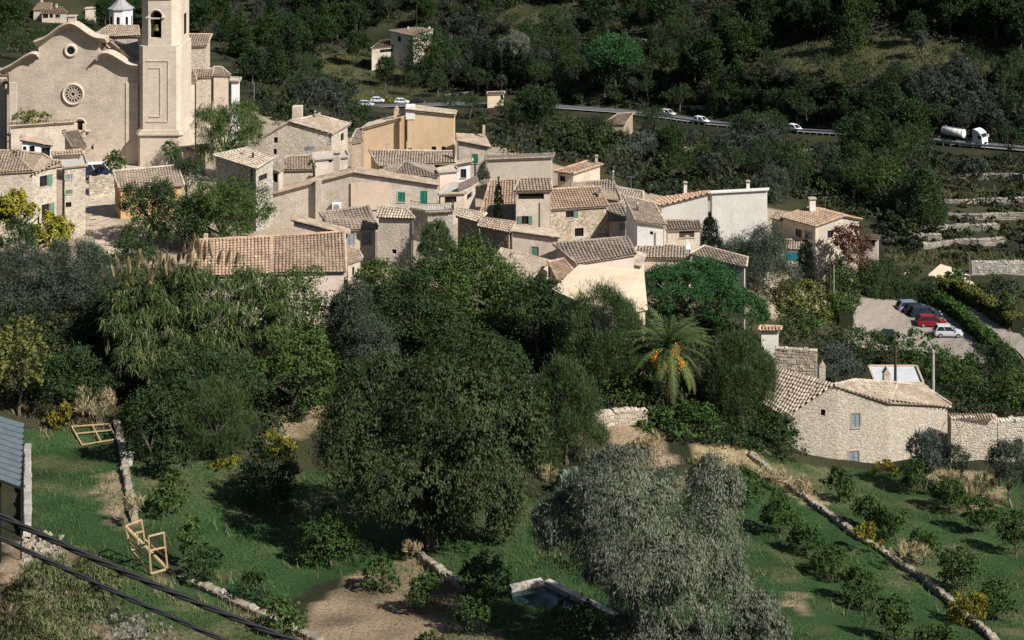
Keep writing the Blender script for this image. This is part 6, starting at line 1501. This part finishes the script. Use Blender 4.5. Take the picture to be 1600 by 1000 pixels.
# ---- vehicles
def car(name, label, loc, yaw, paint, L=3.9, Wc=1.65, H=1.48, cat='car', kind='hatch', group=None, roofmat=None):
    root = empty(name, (0,0,0), label, cat, group); hw = Wc/2
    st = [(-.5,.38,.60,.80),(-.485,.25,.72,.93),(-.44,.2,.88,1.0),(-.25,.2,.92,1.0),(.05,.2,.92,1.0),(.22,.2,.88,1.0),(.40,.2,.74,.95),(.475,.24,.66,.86),(.5,.36,.55,.74)]
    m = MB(); vs = []; n = 8
    for x, z0, z1, w in st:
        X_ = x*L
        for y, z in ((-w*.92,z0),(-w,z0+.15),(-w,(z0+z1)/2+.06),(-w*.93,z1),(w*.93,z1),(w,(z0+z1)/2+.06),(w,z0+.15),(w*.92,z0)): vs.append((X_, y*hw, z*H/1.48))
    fs = [(i*n+k, i*n+(k+1) % n, (i+1)*n+(k+1) % n, (i+1)*n+k) for i in range(len(st)-1) for k in range(n)]+[tuple(range(n)), tuple(range(len(st)*n-1, len(st)*n-n-1, -1))]
    m.add(vs, fs); m.build('body', paint, root, False)
    gl = {'hatch': [(-.46,.90,-.36,1.46),(.27,.86,.06,1.46)], 'van': [(-.485,.90,-.47,1.75),(.34,.88,.2,1.75)], 'suv': [(-.47,.92,-.40,1.6),(.25,.90,.08,1.6)]}[kind]
    (xb0, zb0, xb1, zt1), (xf0, zf0, xf1, _) = gl; s = H/1.48; zt1 = H if kind != 'van' else H; wb, wt = hw*.93, hw*.76
    B = [Vector((xb0*L,-wb,zb0*s)), Vector((xf0*L,-wb,zf0*s)), Vector((xf0*L,wb,zf0*s)), Vector((xb0*L,wb,zb0*s))]
    T = [Vector((xb1*L,-wt,zt1-.05)), Vector((xf1*L,-wt,zt1-.05)), Vector((xf1*L,wt,zt1-.05)), Vector((xb1*L,wt,zt1-.05))]
    m = MB().add(B+T, [(0,1,5,4),(1,2,6,5),(2,3,7,6),(3,0,4,7)]); m.build('windows', M_GLASS, root)['kind'] = 'stuff'
    m = MB()
    for i in range(4): m.bar(B[i], T[i], .1, .1)
    for fr_ in (.5,):
        for j in (0, 2):
            a, b, c, d = (B[0],B[1],T[0],T[1]) if j == 0 else (B[3],B[2],T[3],T[2]); m.bar(a.lerp(b, .46), c.lerp(d, .42), .09, .06)
    rp_ = [T[0]+Vector((-.04,-.03,0)), T[1]+Vector((.06,-.03,0)), T[2]+Vector((.06,.03,0)), T[3]+Vector((-.04,.03,0))]; c = sum(rp_, Vector())/4
    m.add(rp_+[p.lerp(c, .16)+Vector((0,0,.06)) for p in rp_], [(0,1,5,4),(1,2,6,5),(2,3,7,6),(3,0,4,7),(4,5,6,7)]); m.build('roof', roofmat or paint, root)
    for x in (-.30*L, .315*L):
        for y in (-1, 1):
            w = MB().tube([(x, y*(hw-.17), .31), (x, y*(hw+.015), .31)], .31, 16).build('wheel', M_BLACK, root)
            MB().tube([(x, y*(hw+.01), .31), (x, y*(hw+.03), .31)], .2, 12).build('hub_cap', M_STEEL, w)
    for y in (-1, 1):
        MB().box((.487*L, y*hw*.62, .60*s), (.08,.3,.14)).build('headlight', M_WHITE, root)
        MB().box((-.492*L, y*hw*.72, .76*s), (.06,.2,.22)).build('tail_light', plain('red_lens', (.3,.01,.01), .3) if 'red_lens' not in MATS else MATS['red_lens'], root)
        MB().box((xf0*L-.12, y*(wb+.09), zf0*s+.1), (.12,.16,.12)).build('mirror', paint, root)
    m = MB(); m.box((.497*L,0,.36), (.05,Wc*.8,.16)); m.box((-.497*L,0,.4), (.05,Wc*.8,.16)); m.build('bumper', M_BLACK, root)
    root.location = loc; root.rotation_euler = (0, 0, yaw); return root
def paint(n, c, rough=.25): return plain(n, c, rough, .0, .5, .03, 1)
SILV, RED, NAVY, BLUE, BLK, WHT = paint('silver_paint', (.50,.51,.52)), paint('red_paint', (.22,.012,.018)), paint('navy_paint', (.02,.03,.05)), paint('steel_blue_paint', (.16,.21,.30)), paint('black_paint', (.012,.016,.016)), paint('car_white_paint', (.75,.76,.78))
def at(px, py): p = G(px, py); p.z += .07; return p
car('parked_car','silver white hatchback, nearest of the row facing the hedge', at(1481,526), R(-4), SILV, 3.75)
car('parked_car','red hatchback between the silver and the navy car', at(1455,510), R(-2), RED, 4.1)
car('parked_car','dark navy car next to the red hatchback', at(1446,497), R(0), NAVY, 4.3, kind='suv', H=1.55)
car('parked_car','black blue car between navy and pale blue cars', at(1434,492), R(2), BLK, 4.0)
car('parked_car','pale steel blue car at far end of the row', at(1424,487), R(3), BLUE, 4.1)
car('parked_car','black car half hidden by bushes at the front of the lot', at(1388,533), R(80), BLK, 3.9)
car('parked_van','dark van with white roof on the church square', P(153,276,222.5), R(12), NAVY, 4.4, 1.8, 1.95, 'van', 'van', roofmat=M_WHITE)
bpy.data.objects['parked_van'].location.z = hz(P(153,276,222.5).x, 222.5)+.05
def onroad(px, off=0):
    b = min(range(len(ROAD)), key=lambda i: abs(800+ROAD[i].x*F/ROAD[i].y-px)); q = ROAD[b]; t = ROAD[min(b+1,len(ROAD)-1)]-ROAD[max(b-1,0)]; t.z = 0; t.normalize()
    n = Vector((-t.y, t.x, 0)); p = q+n*off; p.z = q.z+.24; return p, math.atan2(t.y, t.x)
for px, off, lb in ((1100,-1.6,'white car driving on the hillside road, middle'),(1251,-1.6,'white car on the hillside road, partly behind a tree'),(1042,1.4,'silver car on the hillside road, partly behind bushes')):
    p, a = onroad(px, off); car('white_car', lb, p, a, WHT if 'white' in lb else SILV, 4.3)
for px, py, lb, pt_ in ((590,160,'white hatchback at left in the roadside car park',WHT),(628,162,'white car at right in the roadside car park',WHT),(652,163,'dark car beside the white one in the roadside car park',BLK),(572,166,'grey car low behind bushes in the roadside car park',SILV)):
    p = G(px, py); p.z += .05; car('parked_car', lb, p, R(-8), pt_, 4.2)
p = G(425, 128); p.z += .1; car('parked_van','small white van among trees on the left hillside', p, R(60), WHT, 4.4, 1.8, 1.9, 'van', 'van')
# tanker truck
p, a = onroad(1506, -.6); tk = empty('tanker_truck', (0,0,0), 'white tanker truck with cylindrical tank on the hillside road', 'truck')
m = MB(); m.box((-.3,0,.95), (10.2,.9,.3)); m.box((-2.4,0,1.2), (6.6,2.0,.14)); m.build('chassis', M_BLACK, tk)
m = MB(); m.tube([(x-2.6,0,2.05) for x in (-2.45,-2.35,2.35,2.45)], [.75,.92,.92,.75], 24); tnk = m.build('tank', M_WHITE, tk, True)
m = MB()
for x in (-1.3,0,1.3,-2.3,2.3): m.tube([(x-2.64,0,2.05),(x-2.56,0,2.05)], .95, 24)
m.box((-2.6,0,2.98), (4.6,.5,.06)); m.build('tank_band', M_STEEL, tnk)
MB().lathe((-4.4,0,2.95), [(.22,0),(.22,.22),(.05,.26)], 10).build('hatch', M_STEEL, tnk)
prof = [(2.35,.75),(2.35,3.55),(2.75,3.62),(3.5,3.35),(4.1,2.85),(4.38,2.1),(4.5,1.1),(4.5,.5),(3.9,.5),(3.75,.95),(3.0,.95),(2.85,.75)]
m = MB().prism([(x, 1.22, z) for x, z in prof], (0,-2.44,0)); cab = m.build('cab', M_WHITE, tk)
for y in (-1, 1):
    MB().prism([(3.25, y*1.225, 2.45),(4.2, y*1.225, 2.35),(4.3, y*1.225, 1.75),(3.75, y*1.225, 1.75)], (0, y*.02, 0)).build('side_window', M_GLASS, cab)
    MB().box((4.45, y*1.38, 2.2), (.2,.2,.6)).build('mirror', M_WHITE, cab); MB().box((4.49, y*.9, .85), (.08,.4,.2)).build('headlight', M_STEEL, cab)
MB().add([(4.13,-1.08,2.83),(4.13,1.08,2.83),(4.40,1.08,2.08),(4.40,-1.08,2.08)], [(0,1,2,3)]).build('windscreen', M_GLASS, cab)
MB().box((1.3,-1.0,.8), (1.2,.5,.5)).build('fuel_tank', M_STEEL, tk)
for x in (3.4, -3.0, -4.3):
    for y in (-1, 1):
        w = MB().tube([(x, y*.85, .5), (x, y*1.2, .5)], .5, 18).build('wheel', M_BLACK, tk); MB().tube([(x, y*1.19, .5), (x, y*1.22, .5)], .28, 12).build('rim', M_STEEL, w)
tk.location = p; tk.rotation_euler = (0,0,a)

# ---- poles, wires, cables
def pole(label, px, py0, py1, d, r, mat, cat='utility pole', name='utility_pole', arm=False):
    a, b = P(px, py1, d), P(px, py0, d); z = min(hz(a.x, a.y)-.3, b.z-2); root = empty(name, (a.x, a.y, hz(a.x, a.y)), label, cat)
    MB().tube([(a.x, a.y, z), (a.x, a.y, b.z)], [r*1.15, r*.85], 8).build('shaft', mat, root)
    if arm:
        m = MB(); m.box((b.x, b.y, b.z-.35), (1.4,.1,.1))
        for s in (-.6,-.2,.2,.6): m.lathe((b.x+s, b.y, b.z-.3), [(.05,0),(.07,.08),(.04,.16)], 6)
        m.build('cross_arm', M_WOODD, root)
    return b
t1 = pole('brown wooden utility pole before the flat roofed hut', 1399, 541, 605, 171, .16, M_WOODD, arm=True)
t2 = pole('tall pale concrete pole right of the flat roofed hut', 1458, 547, 618, 172, .17, M_CONC)
pole('slim dark post at the left corner of the parking lot', 1297, 412, 460, 214, .08, M_WOODD, 'post', 'post'); pole('pale slim post beside the parking lot fence', 1303, 414, 452, 214, .06, M_CONC, 'post', 'post')
pole('slim grey lamp post in front of the garden shelter', 1515, 402, 470, 226, .08, M_STEEL, 'lamp post', 'lamp_post')
pole('thin pole on the left hillside below the van', 397, 128, 165, 330, .08, M_STEEL)
pole('lone timber pole on the slope above the villa', 1236, 256, 286, 292, .1, M_WOODD)
pole('bare pole standing by the roadside car park', 583, 142, 166, 440, .1, M_STEEL, 'lamp post', 'lamp_post')
pole('rusty thin pole beside the far farmhouse', 651, 8, 44, 505, .1, M_WOODD)
def wire(label, a, b, sag, r, name='wire', cat='wire', mat=M_BLACK, n=24):
    root = MB().tube([a.lerp(b, i/n)-Vector((0,0,sag*4*(i/n)*(1-i/n))) for i in range(n+1)], r, 4).build(name, mat); tag(root, label, cat); return root
wire('sagging wire from the concrete pole out to the right frame edge', t2-Vector((0,0,.3)), P(1680,640,150), 1.0, .03)
wire('wire from the wooden pole leftward past the olive', t1-Vector((0,0,.3)), P(1230,562,185), .5, .025)
def bundle(label, a, b, sag, r):
    root = empty('power_cable', a, label, 'cable'); n = 140; ax = (b-a).normalized(); u = ax.cross(Vector((0,0,1))).normalized(); v = u.cross(ax)
    for s in range(3):
        pts = []
        for i in range(n+1):
            t = i/n; q = 2*math.pi*(s/3+t*9); pts.append(a.lerp(b, t)-Vector((0,0,sag*4*t*(1-t)))+(u*math.cos(q)+v*math.sin(q))*r*1.05)
        MB().tube(pts, r, 6).build('strand', M_BLACK, root, True)
bundle('upper twisted black overhead cable crossing the bottom left corner', P(-300,655,11.5), P(800,1122,11.0), .13, .0118)
bundle('lower thinner black overhead cable crossing the bottom left corner', P(-300,690,12.5), P(800,1182,12.0), .10, .0098)

# ---- left terrace things
def frame_piece(label, name, base, segs, w=.09, cat='timber frame'):
    root = empty(name, base, label, cat)
    for nm, a, b, ww in segs: MB().bar(a, b, ww, ww*.8).build(nm, M_WOOD, root)
    return root
d0 = G(232, 893).y; Q_ = lambda x, y, dd=0: P(x, y, d0+dd)
b1, b2, b3, b4 = Q_(205,860,.6), Q_(236,896,-.6), Q_(262,889,.4), Q_(228,856,1.4)
t1_, t2_, t3_, t4_ = Q_(196,822,.6), Q_(232,838,-.6), Q_(256,832,.4), Q_(221,812,1.4)
frame_piece('open timber crate frame with diagonal brace standing on the left terrace', 'timber_crate', (b1+b3)/2,
   [('post',b1,t1_,.12),('post',b2,t2_,.12),('post',b3,t3_,.12),('post',b4,t4_,.12),('rail',b1,b2,.12),('rail',b2,b3,.14),('rail',b3,b4,.11),('rail',b4,b1,.11),('rail',t1_,t4_,.12),('rail',t2_,t3_,.12),('brace',t1_,b3,.16),
    ('rail',b1.lerp(t1_,.5),b2.lerp(t2_,.45),.1),('rail',b2.lerp(t2_,.33),b1.lerp(t1_,.3),.09),('rail',b3.lerp(t3_,.6),b2.lerp(t2_,.62),.11),('rail',b3.lerp(t3_,.3),b4.lerp(t4_,.3),.1),('rail',b4.lerp(t4_,.6),b1.lerp(t1_,.6),.1),('post',b1.lerp(b2,.5),t1_.lerp(t2_,.5),.1)])
L0 = [G(112,672),G(170,668),G(182,688),G(128,697)]; L0 = [p+Vector((0,0,.35 if i in (0,1) else .12)) for i, p in enumerate(L0)]
frame_piece('pale timber lattice lying in the grass beside the terrace wall', 'timber_lattice', L0[0]-Vector((0,0,.3)), [('rail',L0[0],L0[1],.11),('rail',L0[1],L0[2],.11),('rail',L0[2],L0[3],.11),('rail',L0[3],L0[0],.11),('rail',L0[0].lerp(L0[1],.55),L0[3].lerp(L0[2],.55),.1),('rail',L0[0].lerp(L0[3],.4),L0[1].lerp(L0[2],.4),.1)], cat='timber lattice')
g = G(131, 652); o = MB().bar(g-Vector((0,0,.3)), P(126,619,g.y), .2, .16).build('wooden_post', M_WOOD); tag(o, 'single leaning wooden post in the dry scrub', 'post')
# corrugated roofed lean-to at left edge
A = [P(-60,632,121), P(38,661,122.5), P(32,761,116), P(-60,728,115)]; sh = empty('tin_shed', P(-10,800,118), 'blue grey corrugated metal roof shed at the left frame edge', 'shed')
n = 44; vs = []; fs = []; nr = plane_of(A)[0]
for i in range(n+1):
    t = i/n; a, b = A[0].lerp(A[3], t), A[1].lerp(A[2], t); h = nr*.07*math.sin(t*2*math.pi*11); vs += [a+h, b+h]
    if i: fs.append((2*i-2, 2*i-1, 2*i+1, 2*i))
m = MB().add(vs, fs); rf = m.build('roof_sheet', plain('blue_tin', (.055,.075,.088), .6, .0, .3, .25, 1.5), sh)
m = MB(); m.bar(A[1]-nr*.1, A[2]-nr*.1, .14, .14); m.bar(A[2]-nr*.1, A[3]-nr*.1, .1, .1); m.build('gutter', M_BLACK, rf)
for x, y, dd in ((33,800,117),(1,770,116),(36,700,122)):
    a = P(x, y, dd); MB().tube([(a.x, a.y, hz(a.x, a.y)-.2), (a.x, a.y, pz(plane_of(A), a.x, a.y)-.1)], .07, 6).build('post', M_BLACK, sh)
MB().quad(A[0]-nr*.3+Vector((0,.3,0)), A[3]-nr*.3, Vector((A[3].x, A[3].y, 40)), Vector((A[0].x, A[0].y, 40))).build('side_wall', M_CONC, sh)
pts = [G(42,842), G(43,760), G(43,712)]; ground_wall('plinth_wall','narrow pale concrete wall right of the corrugated roof', pts, 1.0, .55, [(.34,.32,.29),(.30,.285,.255)], seed=61, core=(.5,.47,.42), ch=.9)
g = G(48, 858); rub = empty('rubble_heap', G(70,865), 'heap of broken pale stones beside the corrugated shed', 'rubble heap'); rr_ = random.Random(17)
pals = [(.25,.215,.17),(.21,.18,.145),(.29,.25,.2),(.23,.19,.15)]
for i in range(260):
    x, y = rr_.gauss(62, 19), rr_.gauss(862, 13)
    if not (30 < x < 105 and 835 < y < 895): continue
    q = G(x, y); m = MB(); m.col = pals[rr_.randrange(4)]; s = rr_.uniform(.08, .2); q.z += s*.3+rr_.uniform(0,.3)*max(0, 1-abs(x-62)/30)
    a = Vector((rr_.gauss(0,1), rr_.gauss(0,1), rr_.gauss(0,.6))).normalized(); b = a.orthogonal().normalized(); c = a.cross(b)
    m.stone(q, a*s, b*s*.8, c*s*.7, .25, rr_); m.build('stone', M_STONE, rub)
rub2 = empty('rubble_heap', G(205,985), 'spread of white broken rubble at the bottom edge left of the cables', 'rubble heap')
rub3 = empty('rubble_heap', G(72,915), 'white rubble half hidden behind the foreground shrub', 'rubble heap')
for par, cx_, cy_, n_, sx_, sy_ in ((rub2,205,985,200,30,16),(rub3,75,915,120,20,10)):
    for i in range(n_):
        x, y = rr_.gauss(cx_, sx_), rr_.gauss(cy_, sy_); q = G(x, y); m = MB(); c = rr_.uniform(.8,1.15); m.col = (.14*c,.128*c,.11*c); s = rr_.uniform(.06, .16); q.z += s*.3
        a = Vector((rr_.gauss(0,1), rr_.gauss(0,1), rr_.gauss(0,.6))).normalized(); b = a.orthogonal().normalized(); c = a.cross(b)
        m.stone(q, a*s, b*s*.8, c*s*.7, .25, rr_); m.build('stone', M_STONE, par)
for k, (x, y) in enumerate(((202,716),(199,726))):
    m = MB(); m.col = (.5,.47,.42); q = G(x, y); m.stone(q+Vector((0,0,.2)), Vector((.4,0,0)), Vector((0,.35,0)), Vector((0,0,.35)), .2, rr_); o = m.build('boulder', M_STONE); tag(o, ('rounded pale boulder beside the terrace wall bushes','smaller pale boulder just below the rounded one')[k], 'boulder')
# pool
zp = G(870, 950).z+.3; pc_ = [Zp(x, y, zp) for x, y in ((799,921),(850,910),(962,966),(905,1010),(806,965))]
pool = empty('pool', pc_[0], 'small dark garden water tank with pale stone rim', 'pool'); m = MB(); m.add([p-Vector((0,0,.25)) for p in pc_], [tuple(range(5))])
wm = plain('pool_water', (.02,.05,.06), .08, 0, .5, .15, .6); m.build('water', wm, pool); m = MB()
for i in range(2):
    a, b = pc_[i], pc_[(i+1) % 5]; t = (b-a); Lr = t.length; t /= Lr; k = max(1, int(Lr/1.1)); cc = sum(pc_, Vector())/5; n = Vector((t.y, -t.x, 0)); n = n if n.dot(a-cc) > 0 else -n
    for j in range(k):
        q0, q1 = a+t*(Lr*j/k+.02), a+t*(Lr*(j+1)/k-.02); c = (q0+q1)/2+n*.28; sb_ = MB(); sb_.box((0,0,0), (1,1,1))
        v = [c+t*(x*(q1-q0).length)+n*(y*.56)+Vector((0,0,z*.9-.35+(j % 3)*.012)) for x, y, z in ((-.5,-.5,-.5),(.5,-.5,-.5),(.5,.5,-.5),(-.5,.5,-.5),(-.5,-.5,.5),(.5,-.5,.5),(.5,.5,.5),(-.5,.5,.5))]
        MB().add(v, [(3,2,1,0),(4,5,6,7),(0,1,5,4),(1,2,6,5),(2,3,7,6),(3,0,4,7)]).build('rim_stone', plain('rim_stone', (.46,.41,.35), .9, 0, .15, .2, 3) if 'rim_stone' not in MATS else MATS['rim_stone'], pool)
# sheds and fences near the parking lot
f0, f1 = G(1300,452), G(1326,440); fe = empty('slat_fence', f0, 'grey slatted fence beside the parking entrance posts', 'fence')
for i in range(16): q = f0.lerp(f1, i/15); MB().box((q.x, q.y, hz(q.x, q.y)+.9), (.16,.05,1.8)).build('slat', M_GREY, fe)
m = MB()
for z in (.4, 1.5): m.bar(f0+Vector((0,.06,z)), f1+Vector((0,.06,z)), .06)
m.build('rail', M_GREY, fe)
# chair-like white statue on chalk roof
q = P(1076,392,186); m = MB()
for x in (-.25,.25):
    for y in (-.2,.2): m.box((q.x+x, q.y+y, q.z), (.06,.06,.5))
m.box((q.x, q.y, q.z+.27), (.6,.55,.06)); m.box((q.x, q.y+.25, q.z+.65), (.6,.06,.7)); tag(m.build('garden_chair', M_WHITE), 'white plastic chair on the chalky flat roof', 'chair')
for x, y, lb in ((480,72,'x'),): pass
q = P(147,226,231.6); lamp = empty('wall_lamp', q, 'iron wall lantern on the church front above the van', 'lamp'); MB().tube([q, q+Vector((0,-.7,.2)), q+Vector((0,-.9,0))], .04, 5).build('bracket', M_BLACK, lamp); MB().lathe(q+Vector((0,-.9,-.5)), [(.12,0),(.2,.4),(.24,.42),(.05,.6)], 6).build('lantern', M_BLACK, lamp)
pg = P(22,345,181); pg.z = hz(pg.x, pg.y); pr_ = empty('pergola', pg, 'timber pergola carrying the yellow autumn vine at the left house', 'pergola')
zt_p = P(22,345,181).z
for x, y in ((-2.4,-1.2),(2.4,-1.2),(-2.4,1.2),(2.4,1.2)): MB().box((pg.x+x, pg.y+y, (zt_p+hz(pg.x+x, pg.y+y))/2-.1), (.14,.14,zt_p-hz(pg.x+x, pg.y+y)+.2)).build('post', M_WOODD, pr_)
for k in range(7): MB().box((pg.x-2.4+k*.8, pg.y, zt_p+.05), (.1,3.0,.12)).build('rafter', M_WOODD, pr_)
def aerial(label, px, py, d, h=2.2):
    a = P(px, py, d); root = empty('tv_aerial', a, label, 'aerial'); m = MB(); m.tube([a-Vector((0,0,.6)), a+Vector((0,0,h))], .03, 5); m.bar(a+Vector((-.5,0,h-.1)), a+Vector((.5,0,h-.1)), .03)
    for i in range(6): m.bar(a+Vector((-.45+i*.18,-.25,h-.1)), a+Vector((-.45+i*.18,.25,h-.1)), .02)
    m.build('mast', M_STEEL, root)
for lb, x, y, d in (('thin aerial on the rubble barn roof', 420, 241, 206), ('thin aerial over the row of ribbed tiles', 604, 250, 215), ('thin aerial on the rusty roof ridge', 868, 296, 203), ('thin aerial above the plaster gable ridge', 548, 268, 203.5), ('thin aerial on the pale roof house', 986, 302, 206), ('thin aerial at the villa roof', 1290, 333, 211)): aerial(lb, x, y, d)
for i, (x, y) in enumerate(((479,231),(487,231))):
    q = P(x, y, 217); m = MB(); m.lathe((0,0,0), [(.42,.12),(.3,.04),(.02,0)], 12); o = m.build('satellite_dish', M_GREY); o.location = q; o.rotation_euler = (R(115), 0, R(25)); tag(o, ('left','right')[i]+' satellite dish on the wall below the long stone house', 'satellite dish')
for nm, x, y0, y1, d in (('rust_roof_house', 858, 330, 372, 198), ('loggia_tower_house', 860, 301, 360, 196.6), ('grey_wall_house', 1163, 420, 448, 185), ('green_window_house', 762, 233, 262, 221), ('plaster_tower_house', 645, 345, 420, 185.4), ('shuttered_house', 589, 362, 425, 186.4), ('white_wall_house', 1037, 352, 384, 191.5), ('pink_house', 800, 366, 410, 184.6)):
    a, b = P(x, y0, d), P(x, y1, d); MB().tube([(a.x, d-.12, a.z), (a.x, d-.12, b.z)], .07, 6).build('drainpipe', M_SILL if d > 190 else M_STEEL, parent_part(nm))
bpy.context.view_layer.update()
for q in CLR:
    if q[0] > 2.5 or q[0] < -.75*q[1]: print('CLR', q)
print('objects', len(bpy.data.objects))
